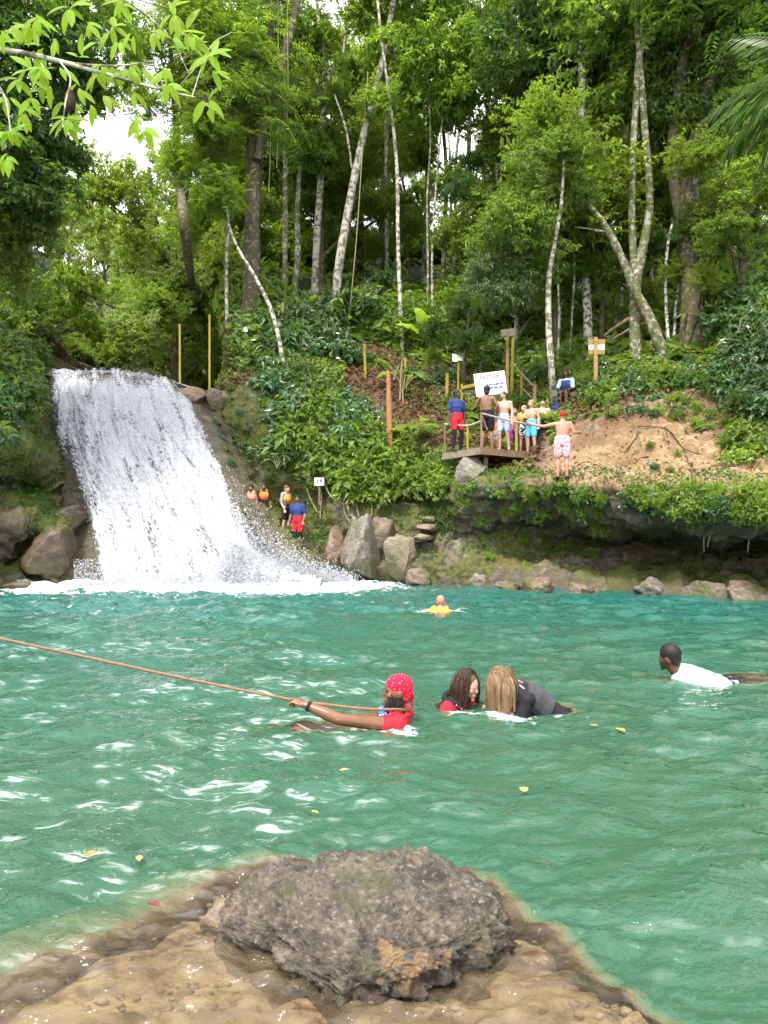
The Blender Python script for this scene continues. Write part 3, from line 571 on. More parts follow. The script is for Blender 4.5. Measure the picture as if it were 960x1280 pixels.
def person(label, J, H, skin, clothes, hair, base=None, group=None, voxel=.014, fat=1.0, kid=False, fine=False, curl=(.5, .5), palm=None, smooth=4, beard=False):
    base = np.asarray(J['pelvis'] if base is None else base, float)
    root = thing('person', label, 'person', tuple(base), 0, group)
    k = (.132 if not kid else .158)*H/.236; mb = MB()
    torso(mb, J, H, 0, 0, 7, fat)
    capsule(mb, J['neck'], .036*H, J['head']-np.array((0, 0, .03*H)), .032*H)
    A, at = make_head(mb, J, k, fine)
    for s in 'LR':
        sh, el, wr = J['sh'+s], J['el'+s], J['wr'+s]; hp, kn, an, to = J['hip'+s], J['kn'+s], J['an'+s], J['toe'+s]
        capsule(mb, (sh+J['neck'])/2-np.array((0, 0, .01*H)), .034*H, sh, .036*H*fat); capsule(mb, sh, .034*H*fat, el, .0245*H); capsule(mb, el, .0255*H, (el*.65+wr*.35), .0265*H); capsule(mb, (el*.65+wr*.35), .0265*H, wr, .0165*H)
        hd = wr-el if 'hd'+s not in J else J['hd'+s]
        pn = np.array((0, -.6, -.3)) if palm is None or s not in palm else np.array(palm[s]); hand(mb, wr, hd, pn, H/1.75*(1.0 if fine else 1.15), curl[0 if s == 'L' else 1], 1 if s == 'L' else -1)
        capsule(mb, hp, .052*H*fat, kn, .033*H); calf = kn*.68+an*.32+(an-to)*np.array((.09, .09, 0)); capsule(mb, kn, .033*H, calf, .034*H); capsule(mb, calf, .034*H, an, .021*H)
        capsule(mb, an-np.array((0, 0, .02*H)), .023*H, to, .019*H); 
    body = fuse(mb, 'body', SK[skin], voxel, smooth, root, base); SUBMERGED.append(body)
    cv = voxel*.9
    for (kind, m, *opt) in clothes:
        mb = MB(); mat = CL[m]; sm = 3
        if kind == 'shorts':
            f = opt[0] if opt else .6; torso(mb, J, H, .012*H, 0, 3, fat)
            for s in 'LR': e = J['hip'+s]*(1-f)+J['kn'+s]*f; capsule(mb, J['hip'+s], .062*H*fat, e, (.056-.008*f)*H*fat)
        elif kind == 'leggings':
            torso(mb, J, H, .004*H, 0, 3, fat)
            for s in 'LR': capsule(mb, J['hip'+s], .055*H*fat, J['kn'+s], .037*H); capsule(mb, J['kn'+s], .039*H, J['an'+s], .027*H)
        elif kind in ('shirt', 'wetsuit'):
            f = opt[0] if opt else .6; torso(mb, J, H, .009*H, 1, 7, fat)
            for s in 'LR':
                e = J['sh'+s]*(1-min(f, 1))+J['el'+s]*min(f, 1); capsule(mb, (J['sh'+s]+J['neck'])/2-np.array((0, 0, .012*H)), .040*H, J['sh'+s], .044*H*fat); capsule(mb, J['sh'+s], .043*H*fat, e, (.042-.008*f)*H*fat)
                if f > 1: w_ = J['el'+s]*(2-f)+J['wr'+s]*(f-1); capsule(mb, e, .033*H, w_, .026*H)
        elif kind == 'vest':
            torso(mb, J, H, .024*H, 2, 6, fat); lat = unit(J['shL']-J['shR'])
            for s in 'LR': capsule(mb, J['chest']*.5+J['sh'+s]*.5, .046*H, (J['sh'+s]*.62+J['neck']*.38)+np.array((0, 0, .02*H)), .032*H)
        elif kind == 'legs_suit':
            torso(mb, J, H, .007*H, 0, 3, fat)
            for s in 'LR': capsule(mb, J['hip'+s], .058*H*fat, J['kn'+s], .040*H); capsule(mb, J['kn'+s], .040*H, J['an'+s], .028*H)
        elif kind == 'shoes':
            for s in 'LR': capsule(mb, J['an'+s]-np.array((0, 0, .024*H)), .027*H, J['toe'+s], .023*H)
        nm = {'legs_suit': 'wetsuit_legs', 'vest': 'life_vest'}.get(kind, kind)
        o = fuse(mb, nm, mat, cv, sm, root, base, .010); SUBMERGED.append(o)
        if kind == 'vest':                                                                      # webbing straps round the vest
            for zf in (.25, .62):
                mbs = MB(); c = J['waist']*(1-zf)+J['chest']*zf; lat = unit(J['shL']-J['shR']); ax = unit(J['chest']-J['waist'])
                loft(mbs, [c-ax*.010*H, c-ax*.006*H, c+ax*.006*H, c+ax*.010*H], [.108*H*fat, .117*H*fat, .117*H*fat, .108*H*fat], [.082*H*fat, .091*H*fat, .091*H*fat, .082*H*fat], lat); st = mbs.build('strap', CL['black'], o); st.data.transform(Matrix.Translation(Vector(-base)))
    mb = MB(); hk = hair
    if hair[0] == 'cap':                                                                        # close hair, cap or scarf
        ellip(mb, at(0, -.016, .030), np.array((.082, .094, .100))*k, A, 4); o = fuse(mb, hair[2] if len(hair) > 2 else 'hair', HR.get(hair[1]) or CL[hair[1]], voxel*.8, 3, root, base)
    elif hair[0] == 'short':
        ellip(mb, at(0, -.016, .042), np.array((.086, .098, .094))*k, A, 4); ellip(mb, at(0, -.045, -.01), np.array((.070, .060, .07))*k, A, 3); fuse(mb, 'hair', HR[hair[1]], voxel*.8, 2, root, base)
    elif hair[0] == 'bushy':
        ellip(mb, at(0, -.016, .042), np.array((.094, .104, .098))*k, A, 4); ellip(mb, at(0, -.055, -.05), np.array((.080, .055, .09))*k, A, 3); fuse(mb, 'hair', HR[hair[1]], voxel*.8, 2, root, base)
    if len(hair) > 3: 
        mb = MB(); ellip(mb, at(0, .045, -.075), np.array((.055, .055, .055))*k, A, 3); fuse(mb, 'beard', HR[hair[3]], voxel*.8, 2, root, base)
    return root, A, at, base, k
Lm = lambda x, y, z: dict(elL=x, wrL=y) if z == 'L' else dict(elR=x, wrR=y)

# ---- on the platform
DECK = 3.72
def onpx(px, Y, z): return np.array(((px-CX)/F*Y, Y, z))
gp = 'people on the platform'
person('person in navy shirt, red shorts and black leggings standing at the platform corner', stand(1.72, onpx(571, 20.95, DECK), math.radians(28), turn=math.radians(25), arms=dict(elR=(-.142, .02, .645), wrR=(-.150, .0, .50))), 1.72, 'dark', [('leggings', 'black'), ('shorts', 'red', .62), ('shirt', 'navy', .72)], ('short', 'black'), onpx(571, 20.95, DECK))
person('shirtless person in dark shorts with long dark hair facing the notice board', stand(1.80, onpx(608, 20.75, DECK), math.radians(170), arms=dict(elL=(.165, -.03, .68), wrL=(.14, -.12, .74), elR=(-.175, .02, .67), wrR=(-.16, -.04, .58))), 1.80, 'brown', [('shorts', 'black', .75)], ('bushy', 'black'), onpx(608, 20.75, DECK))
person('shirtless person in blue patterned swim shorts on the platform', stand(1.66, onpx(630, 20.85, DECK), math.radians(-18), turn=math.radians(-40), arms=dict(elL=(.145, -.02, .64), wrL=(.135, -.06, .51))), 1.66, 'light', [('shorts', 'bluep', .7)], ('short', 'brown'), onpx(630, 20.85, DECK))
person('child in orange top half hidden behind the person in blue patterned shorts', stand(1.10, onpx(619, 21.7, DECK), math.radians(-20), kid=True), 1.10, 'pink', [('shirt', 'orange', .5), ('shorts', 'grey', .6)], ('short', 'brown'), onpx(619, 21.7, DECK), kid=True)
person('person with pale bare shoulders behind the person in blue patterned shorts', stand(1.35, onpx(643, 21.75, DECK), math.radians(10), kid=True), 1.35, 'pink', [('shorts', 'violet', .8)], ('short', 'blond'), onpx(643, 21.75, DECK), kid=True)
person('fair child in orange life vest and black white shorts on the platform', stand(1.34, onpx(655, 21.25, DECK), math.radians(-25), turn=-.5, kid=True), 1.34, 'light', [('shorts', 'check', .8), ('vest', 'yellow_orange')], ('short', 'blond'), onpx(655, 21.25, DECK), kid=True)
person('blond bare chested child in sky blue swim shorts', stand(1.50, onpx(664, 21.0, DECK-.05), math.radians(-35), turn=-.2, arms=dict(elR=(-.13, -.05, .66), wrR=(-.06, -.13, .66)), kid=True), 1.50, 'light', [('shorts', 'sky', .75), ('shoes', 'black')], ('bushy', 'blond'), onpx(664, 21.0, DECK-.05), kid=True)
person('stocky bare chested person in dark shorts behind the blond child', stand(1.62, onpx(678, 21.5, DECK-.05), math.radians(-8), arms=dict(elR=(-.16, -.03, .66), wrR=(-.08, -.12, .58), elL=(.17, .02, .66), wrL=(.13, -.06, .56))), 1.62, 'light', [('shorts', 'black', .75)], ('short', 'black'), onpx(678, 21.5, DECK-.05), fat=1.12)
g9 = T(697, 545, 9, 5)[0]
person('guide in navy shirt and red shorts behind the stocky person', stand(1.70, onpx(693, 22.4, g9[2]), math.radians(-60), turn=.2, lean=-.05), 1.70, 'dark', [('shorts', 'red', .7), ('shirt', 'navy', .7)], ('short', 'black'), onpx(693, 22.4, g9[2]))
# sitting guide
H = 1.70; P0 = q(708, 497, 23.0)
J = stand(H, P0-np.array((0, 0, .50*H)), math.radians(-25), turn=-.2); fwd = np.array((math.sin(math.radians(-25)), -math.cos(math.radians(-25)), 0))
for s in 'LR': J['kn'+s] = J['hip'+s]+fwd*.24*H+np.array((0, 0, .03*H)); J['an'+s] = J['kn'+s]+np.array((0, 0, -.23*H))+fwd*.02*H; J['toe'+s] = J['an'+s]+fwd*.09*H-np.array((0, 0, .02*H)); J['wr'+s] = J['kn'+s]-fwd*.05*H+np.array((0, 0, .06*H)); J['el'+s] = (J['sh'+s]+J['wr'+s])/2+np.array((.06*H*(1 if s == 'L' else -1), 0, -.05*H))
person('guide in navy vest and light blue sleeves sitting on the slope above the group', J, H, 'dark', [('shirt', 'lightblue', .9), ('vest', 'navy'), ('shorts', 'black', .8)], ('short', 'black'), P0)
b = T(703, 594, 8, 5)[0]; b = onpx(703, b[1], b[2])
J = stand(1.66, b, math.radians(168), turn=.25, arms=dict(elR=(.0, 0, 0), wrR=(0, 0, 0)), lean=-.015)
J['elL'] = J['shL']+np.array((-.27, .08, -.04)); J['wrL'] = J['elL']+np.array((-.24, .08, .06)); J['elR'] = J['shR']+np.array((.09, -.04, -.22)); J['wrR'] = J['elR']+np.array((.12, .12, .02))
person('shirtless person in red cap and pink patterned shorts climbing the sandy ledge', J, 1.66, 'pink', [('shorts', 'pinkp', .68), ('shoes', 'black')], ('cap', 'red', 'cap'), b, fat=1.1)
# ---- on the ledge beside the falls
gl_ = 'people beside the falls'
def ledge(px, py, Y): return q(px, py, Y)
ledge_mb = MB()
for lab, px, py, Y, Hh, yaw, sk, cl, hr, kid in [
    ('person in salmon orange vest nearest the falling water', 314, 664, 22.9, 1.42, -30, 'brown', [('shorts', 'salmon', .5), ('vest', 'salmon')], ('short', 'black'), True),
    ('person in black shirt and bright orange life vest beside the falls', 330, 658, 23.1, 1.32, 5, 'brown', [('shirt', 'black', 1.3), ('shorts', 'black', .75), ('vest', 'orange')], ('short', 'black'), True),
    ('person in grey shirt and orange life vest turned sideways by the cliff', 357, 668, 22.9, 1.50, 60, 'light', [('shirt', 'grey', .9), ('shorts', 'black', .8), ('vest', 'yellow_orange')], ('short', 'brown'), True),
    ('guide in navy shirt and red shorts at the edge of the spray', 372, 686, 22.4, 1.60, -20, 'brown', [('leggings', 'black'), ('shorts', 'red', .75), ('shirt', 'navy', .7)], ('short', 'black'), False),
    ('person in pink half hidden by the falling water', 305, 660, 23.2, 1.30, -40, 'pink', [('shirt', 'violet', .6), ('shorts', 'black', .6)], ('short', 'brown'), True)]:
    at_ = ledge(px, py, Y); person(lab, stand(Hh, at_, math.radians(yaw), kid=kid, turn=.3 if yaw < 0 else 0), Hh, sk, cl, hr, at_, kid=kid)

# ---- in the water
# puller with the red bandana, leaning back, legs stretched forward to the left
H = 1.68; hd = q(496, 864, 5.27)
J = dict(head=hd, hf=np.array((-.93, -.22, .02)), hu=np.array((.08, 0, 1.0)), neck=hd+np.array((.015, .02, -.155)), chest=hd+np.array((-.05, .03, -.335)), waist=hd+np.array((-.17, .03, -.47)), pelvis=hd+np.array((-.30, .03, -.53)))
lat = np.array((.18, 1.0, 0)); lat = unit(lat)                     # its right side is towards the camera? it faces left, so its left arm is
J['shL'] = J['neck']-lat*.175+np.array((.0, 0, -.045)); J['shR'] = J['neck']+lat*.175+np.array((0, 0, -.045))
J['elL'] = q(424, 899, 5.02); J['wrL'] = q(381, 881, 5.06); J['hdL'] = q(364, 874, 5.08)-J['wrL']
J['elR'] = J['shR']+np.array((-.20, .05, -.22)); J['wrR'] = J['elR']+np.array((-.22, -.05, .02))
for s, sg in (('L', -1), ('R', 1)):
    J['hip'+s] = J['pelvis']+lat*.085*sg; J['kn'+s] = J['hip'+s]+np.array((-.40, -.03*sg, .215)); J['an'+s] = J['kn'+s]+np.array((-.40, -.02*sg, -.05)); J['toe'+s] = J['an'+s]+np.array((-.10, 0, .06))
root, A, at, base, k = person('swimmer in red bandana and sleeveless red top pulling on the rope', J, H, 'brown_wet', [('shirt', 'red', .12), ('shorts', 'floral', .6)], ('none',), tuple(hd), voxel=.0075, fine=True, curl=(1.15, .4), palm={'L': (.1, .3, -1.0)}, smooth=3)
mb = MB(); ellip(mb, at(0, -.018, .032), np.array((.084, .104, .100))*k, A, 4); ellip(mb, at(0, -.060, -.018), np.array((.074, .058, .080))*k, A, 3); ellip(mb, at(0, -.118, -.035), np.array((.022, .02, .03))*k, A, 3); capsule(mb, at(0, -.11, -.04), .014*k, at(.01, -.125, -.12), .007*k)
fuse(mb, 'bandana', CL['bandana'], .006, 3, root, base)
mb = MB()
for kk in range(26):                                               # dreadlocks and beard
    a_ = R.uniform(-1, 1); p = at(.07*np.sign(a_)*(.7+.3*abs(a_)), R.uniform(-.03, .06), R.uniform(-.05, .0)); e = p+np.array((R.uniform(-.05, .03), R.uniform(-.02, .02), -R.uniform(.09, .15))); capsule(mb, p, .010*k, e, .006*k, 7)
for kk in range(22): p = at(R.uniform(-.05, .05), R.uniform(.045, .085), R.uniform(-.10, -.07)); capsule(mb, p, .012*k, p+np.array((R.uniform(-.03, .0), R.uniform(-.01, .01), -R.uniform(.03, .07))), .006*k, 7)
fuse(mb, 'hair', HR['black'], .006, 1, root, base)
mb = MB()
for kk in range(12): p = J['neck']+np.array((R.uniform(-.13, -.02), R.uniform(-.13, .02), R.uniform(-.03, .03))); ellip(mb, p, (.035, .03, .022), None, 2)
fuse(mb, 'scarf', CL['floral'], .007, 2, root, base)
mb = MB(); w0 = J['wrL']-unit(J['wrL']-J['elL'])*.03; tube(mb, [w0-unit(J['wrL']-J['elL'])*.012, w0+unit(J['wrL']-J['elL'])*.012], .034, 14); mb.build('wristband', CL['black'], root).data.transform(Matrix.Translation(Vector(-base)))
for s in (-1, 1): mb = MB(); ellip(mb, at(s*.034, .084, .010), np.array((.015, .010, .008))*k, A, 2); o = mb.build('eye', simple_mat('eye_dark', (.02, .015, .012), .2), root); o.data.transform(Matrix.Translation(Vector(-base)))
CHURN += [(J['shL'][0]-.12, 5.1, .34, .8), (-.55, 5.1, .30, .6), (.1, 5.05, .30, .85), (-1.0, 5.0, .35, .45)]

def strands(root, base, at, A, k, mat, n, L, seed, wave=.02, spread=1.0, back=True, th=2.25, clumps=60):
    """long wet hair: fine strands gathered in clumps that start on the scalp and hang down along the head"""
    g = np.random.default_rng(seed); mb = MB(); c = at(0, -.008, .012); rr = np.array((.083, .099, .110))*k; m = 9
    per = max(1, n//clumps)
    for ci in range(clumps):
        thc = g.uniform(-th, th) if back else g.uniform(-math.pi, math.pi); elc = g.uniform(-.15, 1.45)
        sd = np.array((math.sin(thc)*math.cos(elc), -math.cos(thc)*math.cos(elc), math.sin(elc))); p = c+(sd*rr)@A; pts = [p]
        v = unit(np.array((math.sin(thc)*.9, -math.cos(thc)*.8, .05))@A); ln = L*g.uniform(.75, 1.1); w1 = g.normal()*wave
        for s in range(m):
            v = unit(v*.55+np.array((0, 0, -1.0))*(.35+.12*s)+np.array((w1*math.sin(s*1.3+ci), w1*math.cos(s+ci), 0))); p = p+v*ln/m
            e2 = ((p-c)@A.T)/(rr*1.02*spread); q_ = np.linalg.norm(e2)
            if q_ < 1: p = c+((e2/q_)*rr*1.02*spread)@A
            pts.append(p)
        pts = np.array(pts); tt = np.linspace(0, 1, m+1)[:, None]
        for i in range(per):
            o = g.normal(size=3)*.017*k; P = pts+o*(1-.86*tt)+g.normal(size=(m+1, 3))*.0009; P[1:, :] += g.normal(size=3)*.004*tt[1:]**2
            e2 = ((P-c)@A.T)/(rr*1.01); q_ = np.linalg.norm(e2, axis=1, keepdims=True); P = np.where(q_ < 1, c+((e2/np.maximum(q_, 1e-6))*rr*1.01)@A, P)
            P[:, 2] = np.maximum(P[:, 2], .006+.006*g.random()); tube(mb, P, np.linspace(.0016, .0009, m+1), 3, caps=False)
    ellip(mb, at(0, -.012, .016), np.array((.080, .096, .104))*k, A, 4)
    o = mb.build('hair', mat, root); o.data.transform(Matrix.Translation(Vector(-base))); return o
# child with brown hair, red sleeves, black vest
H = 1.30; hd = q(585, 857, 5.75)
f = unit(np.array((.74, -.60, -.26))); lat = unit(np.array((.62, .78, 0)))
J = dict(head=hd, hf=f, hu=unit(np.array((.12, -.05, 1.0))), neck=hd+np.array((-.07, .045, -.135)), chest=hd+np.array((-.12, .09, -.25)), waist=hd+np.array((-.14, .10, -.40)), pelvis=hd+np.array((-.14, .10, -.52)))
J['shL'] = J['neck']+lat*.13+np.array((0, 0, -.03)); J['shR'] = J['neck']-lat*.13+np.array((-.015, 0, -.03))
J['elR'] = J['shR']+np.array((-.05, -.10, -.13)); J['wrR'] = J['elR']+np.array((.16, -.08, .01)); J['elL'] = J['shL']+np.array((.12, -.02, -.13)); J['wrL'] = q(606, 884, 5.72); J['hdL'] = np.array((.5, -.2, .35))
for s, sg in (('L', 1), ('R', -1)): J['hip'+s] = J['pelvis']+lat*.07*sg; J['kn'+s] = J['hip'+s]+np.array((.10, -.05, -.26)); J['an'+s] = J['kn'+s]+np.array((-.1, .05, -.28)); J['toe'+s] = J['an'+s]+np.array((.08, -.04, -.05))
root, A, at, base, k = person('child with wet brown hair in red sleeves and black life vest', J, H, 'light', [('shirt', 'red', 1.7), ('vest', 'black')], ('none',), tuple(hd), voxel=.007, fine=True, kid=True, smooth=3, palm={'L': (0, -.2, -1)}, curl=(.7, .5))
mb = MB(); cp = [J['neck']+np.array((math.cos(a)*.105, math.sin(a)*.10, .045+.035*math.sin(a*1.0+.6))) for a in np.linspace(math.radians(20), math.radians(330), 16)]; tube(mb, cp, .026, 10, 40); fuse(mb, 'vest_collar', CL['black'], .007, 2, root, base)
strands(root, base, at, A, k, HR['brown'], 1500, .20, 3, .10, th=1.9, clumps=90)
for s in (-1, 1): mb = MB(); ellip(mb, at(s*.033, .082, .008), np.array((.011, .007, .005))*k, A, 2); o = mb.build('eye', bpy.data.materials['eye_dark'], root); o.data.transform(Matrix.Translation(Vector(-base)))
mb = MB(); pp = [J['shR']*.5+J['neck']*.5+np.array((.02, -.07, .02)), J['chest']+np.array((.06, -.13, .09)), J['chest']+np.array((.10, -.12, .02))]; tube(mb, pp, .006, 6, 12); o = mb.build('piping', CL['white'], root); o.data.transform(Matrix.Translation(Vector(-base)))
CHURN += [(hd[0]-.02, 5.55, .28, .8), (hd[0]+.22, 5.5, .25, .9)]
# blond child bending forward in a dark wetsuit
H = 1.36; hd = q(629, 856, 5.66)
f = unit(np.array((-.55, -.25, -.80))); lat = unit(np.array((.35, -.94, .0)))
J = dict(head=hd, hf=f, hu=unit(np.array((-.55, .0, .75))), neck=hd+np.array((.085, .03, -.035)), chest=hd+np.array((.20, .06, -.115)), waist=hd+np.array((.33, .08, -.205)), pelvis=hd+np.array((.43, .09, -.275)))
J['shL'] = J['neck']+lat*.14+np.array((.03, 0, -.055)); J['shR'] = J['neck']-lat*.14+np.array((.03, 0, -.055))
J['elL'] = J['shL']+np.array((-.06, -.02, -.16)); J['wrL'] = J['elL']+np.array((-.16, .02, -.02)); J['elR'] = J['shR']+np.array((-.08, .03, -.16)); J['wrR'] = J['elR']+np.array((-.15, -.02, -.02))
for s, sg in (('L', 1), ('R', -1)): J['hip'+s] = J['pelvis']+lat*.07*sg; J['kn'+s] = J['hip'+s]+np.array((.02, -.0, -.30)); J['an'+s] = J['kn'+s]+np.array((.15, .05, -.26)); J['toe'+s] = J['an'+s]+np.array((-.07, -.02, -.06))
root, A, at, base, k = person('blond child bending forward in a dark grey wetsuit with red trim', J, H, 'light', [('wetsuit', 'black', 1.8), ('legs_suit', 'black')], ('none',), tuple(hd), voxel=.0075, fine=True, kid=True, smooth=3)
mb = MB(); torso(mb, J, H, .026*H, 2, 6); fuse(mb, 'life_vest', cloth('cloth_charcoal', (.055, .055, .062)), .0075, 3, root, base)
for off, m, r_ in (((.0, -.115, .055), 'white', .0055), ((-.0, -.07, .085), 'red', .012), ((.0, -.045, .098), 'white', .0055)):
    mb = MB(); o_ = np.array(off); tube(mb, [J['neck']+o_*.55+np.array((.03, 0, .01)), J['chest']+o_*1.0, J['waist']+o_*.95, J['pelvis']+o_*.8], r_, 7, 16); o = mb.build('piping', CL[m], root); o.data.transform(Matrix.Translation(Vector(-base)))
strands(root, base, at, A, k, HR['blond'], 1900, .27, 5, .16, .98, back=False, clumps=75)
CHURN += [(hd[0]+.12, 5.45, .30, .8), (hd[0]+.45, 5.5, .25, .7)]
# swimmer in white
H = 1.76; hd = q(837, 818, 6.9)-np.array((0, 0, .03))
f = unit(np.array((-.72, .66, -.12))); lat = unit(np.array((-.45, -.85, 0)))
J = dict(head=hd, hf=f, hu=np.array((-.1, 0, 1.0)), neck=hd+np.array((.075, -.01, -.135)), chest=hd+np.array((.27, -.02, -.235)), waist=hd+np.array((.47, .0, -.285)), pelvis=hd+np.array((.62, .03, -.325)))
J['shL'] = J['neck']+lat*.18+np.array((.05, 0, -.075)); J['shR'] = J['neck']-lat*.18+np.array((.05, 0, -.075))
J['elL'] = J['shL']+np.array((-.08, -.05, -.24)); J['wrL'] = J['elL']+np.array((-.22, .06, -.02)); J['elR'] = J['shR']+np.array((-.18, .08, -.20)); J['wrR'] = J['elR']+np.array((-.2, .05, .0))
for s, sg in (('L', 1), ('R', -1)): J['hip'+s] = J['pelvis']+lat*.08*sg; J['kn'+s] = J['hip'+s]+np.array((.40, .03, -.03)); J['an'+s] = J['kn'+s]+np.array((.38, .05, -.06)); J['toe'+s] = J['an'+s]+np.array((.12, 0, -.04))
person('swimmer with short black hair in a white shirt floating face forward', J, H, 'dark', [('shirt', 'white', .35), ('shorts', 'black', .7)], ('short', 'black'), tuple(hd), voxel=.009, fine=True, smooth=3)
CHURN += [(hd[0]+.1, 6.6, .35, .55), (hd[0]+.8, 6.75, .4, .5)]
# far swimmer
H = 1.75; hd = q(551, 755, 13.7)+np.array((0, 0, .035)); f = unit(np.array((.35, .9, .0))); lat = unit(np.array((-.9, .3, 0)))
J = dict(head=hd, hf=f, hu=np.array((0, 0, 1.0)), neck=hd+np.array((-.02, -.05, -.125)), chest=hd+np.array((-.03, -.12, -.23)), waist=hd+np.array((-.04, -.25, -.36)), pelvis=hd+np.array((-.05, -.42, -.40)))
J['shL'] = J['neck']+lat*.18+np.array((0, 0, -.05)); J['shR'] = J['neck']-lat*.18+np.array((0, 0, -.05))
J['elL'] = J['shL']+np.array((-.2, .05, -.02)); J['wrL'] = J['elL']+np.array((-.18, .12, -.05)); J['elR'] = J['shR']+np.array((.2, .08, -.10)); J['wrR'] = J['elR']+np.array((.1, .2, -.05))
for s, sg in (('L', 1), ('R', -1)): J['hip'+s] = J['pelvis']+lat*.08*sg; J['kn'+s] = J['hip'+s]+np.array((0, -.38, -.1)); J['an'+s] = J['kn'+s]+np.array((0, -.36, -.02)); J['toe'+s] = J['an'+s]+np.array((0, -.1, -.05))
person('far swimmer with close cropped hair and orange life vest near the spray', J, H, 'pink', [('vest', 'yellow_orange'), ('shorts', 'navy', .6)], ('cap', 'bald'), tuple(hd))
CHURN += [(hd[0]-.35, 13.5, .5, .8), (hd[0]+.35, 13.6, .45, .7)]
# ------------------------------------------------------------------ foliage builders
LEAF2 = (np.array([[0, 0, 0], [-.5, .42, .10], [0, 1, -.12], [.5, .42, .10]]), np.array([[0, 3, 2], [0, 2, 1]]))
LEAF4 = (np.array([[0, 0, 0], [-.5, .42, .07], [0, .45, 0], [.5, .42, .07], [0, 1, -.16]]), np.array([[0, 2, 1], [0, 3, 2], [1, 2, 4], [2, 3, 4]]))
LEAF8 = (np.array([[0, 0, 0], [-.38, .25, .05], [0, .25, 0], [.38, .25, .05], [-.46, .58, .02], [0, .58, -.05], [.46, .58, .02], [0, 1, -.22]]),
         np.array([[0, 2, 1], [0, 3, 2], [1, 2, 5], [1, 5, 4], [2, 3, 6], [2, 6, 5], [4, 5, 7], [5, 6, 7]]))
def leaves(mb, tm, pos, fwd, upv, L, wid, mi=0):
    tv, tf = tm; n = len(pos); fwd = unit(fwd); side = unit(np.cross(fwd, upv)); up2 = np.cross(side, fwd)
    L = np.broadcast_to(L, (n,))[:, None, None]; wd = np.broadcast_to(wid, (n,))[:, None, None]
    V = pos[:, None]+L*(tv[None, :, 0:1]*wd*side[:, None]+tv[None, :, 1:2]*fwd[:, None]+tv[None, :, 2:3]*up2[:, None])
    mb.add(V.reshape(-1, 3), ((np.arange(n)*len(tv))[:, None, None]+tf[None]).reshape(-1, 3), mi)
def twigs(mb, A, B, r, mi=1):
    d = unit(B-A); s = unit(np.cross(d, np.array((.3, .2, 1.0)))); u = np.cross(d, s); n = len(A); V = []
    for base, rr in ((A, r), (B, r*.45)):
        for k in range(3): V.append(base+rr*(math.cos(k*2.094)*s+math.sin(k*2.094)*u))
    V = np.stack(V, 1).reshape(-1, 3); f = np.array([[0, 1, 4, 3], [1, 2, 5, 4], [2, 0, 3, 5]])
    mb.add(V, ((np.arange(n)*6)[:, None, None]+f[None]).reshape(-1, 4), mi)
def crown_mesh(name, seed, rad, ncl, per, L, wid, style='broad', tm=LEAF2, droop=.35, gap=.06, mats=None, half=False):
    g = np.random.default_rng(seed); mb = MB(); rad = np.array(rad, float)
    d = unit(g.normal(size=(ncl*4, 3))); 
    if half: d[:, 2] = abs(d[:, 2])
    r = g.random(ncl*4)**.5*(1+.5*vnoise(d*2.3+seed*1.7, seed)); P = d*r[:, None]
    P = P[(fbm(P*rad*1.15/max(rad.max()/2.4, .3)+seed*3.1, 2, seed) > gap)][:ncl]; d = unit(P+.001); C = P*rad; n = len(C)
    out = unit(d*np.array((1, 1, .6))+.55*g.normal(size=(n, 3))+np.array((0, 0, .10)))
    tl = L*(2.2 if style != 'pinnate' else 3.4)
    A = C-out*tl*.9; tip = C+out*tl*.5
    twigs(mb, C*.82-np.array((0, 0, .04))*rad, tip, .012*L/.2*np.ones((n, 1)))
    k = np.repeat(np.arange(n), per); m = len(k)
    if style == 'pinnate':
        j = np.tile(np.arange(per), n); tt = (j//2+1)/(per/2+.5); sgn = np.where(j % 2, 1.0, -1.0)[:, None]
        sd = unit(np.cross(out, np.array((0, 0, 1.0))))[k]; f = out[k]
        pos = A[k]+f*(tl*1.5*tt)[:, None]+np.array((0, 0, -1.0))*(tl*.75*droop*tt**2)[:, None]
        fw = sd*sgn+f*.45+np.array((0, 0, -.25))+.12*g.normal(size=(m, 3)); upv = np.array((0, 0, 1.0))+.25*g.normal(size=(m, 3))
        leaves(mb, tm, pos, fw, upv, L*(1.15-.6*abs(tt-.4))*(.85+.3*g.random(m)), wid)
    else:
        tt = g.random(m); pos = A[k]+(tip-A)[k]*tt[:, None]+.06*L*g.normal(size=(m, 3))
        fw = unit(g.normal(size=(m, 3)))*1.0+out[k]*.75+np.array((0, 0, -droop))
        upv = np.array((0, 0, 1.0))+.45*g.normal(size=(m, 3))+out[k]*.35
        leaves(mb, tm, pos, fw, upv, L*(.6+.7*g.random(m)), wid*(.8+.4*g.random(m)))
    return mb.mesh(name, mats or [M['leaf_mid'], M['bark_dark']], False)
def recolour(o, m):
    if m is not None: o.material_slots[0].link = 'OBJECT'; o.material_slots[0].material = M[m]
    return o
CR = {'broad': [crown_mesh('crown', 1, (2.4, 2.4, 1.9), 560, 13, .25, .42), crown_mesh('crown', 2, (2.9, 2.3, 1.5), 560, 13, .25, .46)],
      'fine': [crown_mesh('crown', 3, (2.4, 2.4, 1.9), 760, 15, .165, .46), crown_mesh('crown', 4, (2.0, 2.2, 2.4), 700, 15, .165, .5)],
      'pinnate': [crown_mesh('crown', 5, (2.5, 2.5, 1.5), 430, 18, .21, .30, 'pinnate', droop=.8), crown_mesh('crown', 6, (2.2, 2.6, 1.9), 430, 18, .20, .32, 'pinnate', droop=.9)],
      'lance': [crown_mesh('crown', 7, (2.3, 2.3, 2.0), 480, 12, .34, .27, droop=.8), crown_mesh('crown', 8, (2.5, 2.0, 1.7), 480, 12, .32, .3, droop=.9)]}
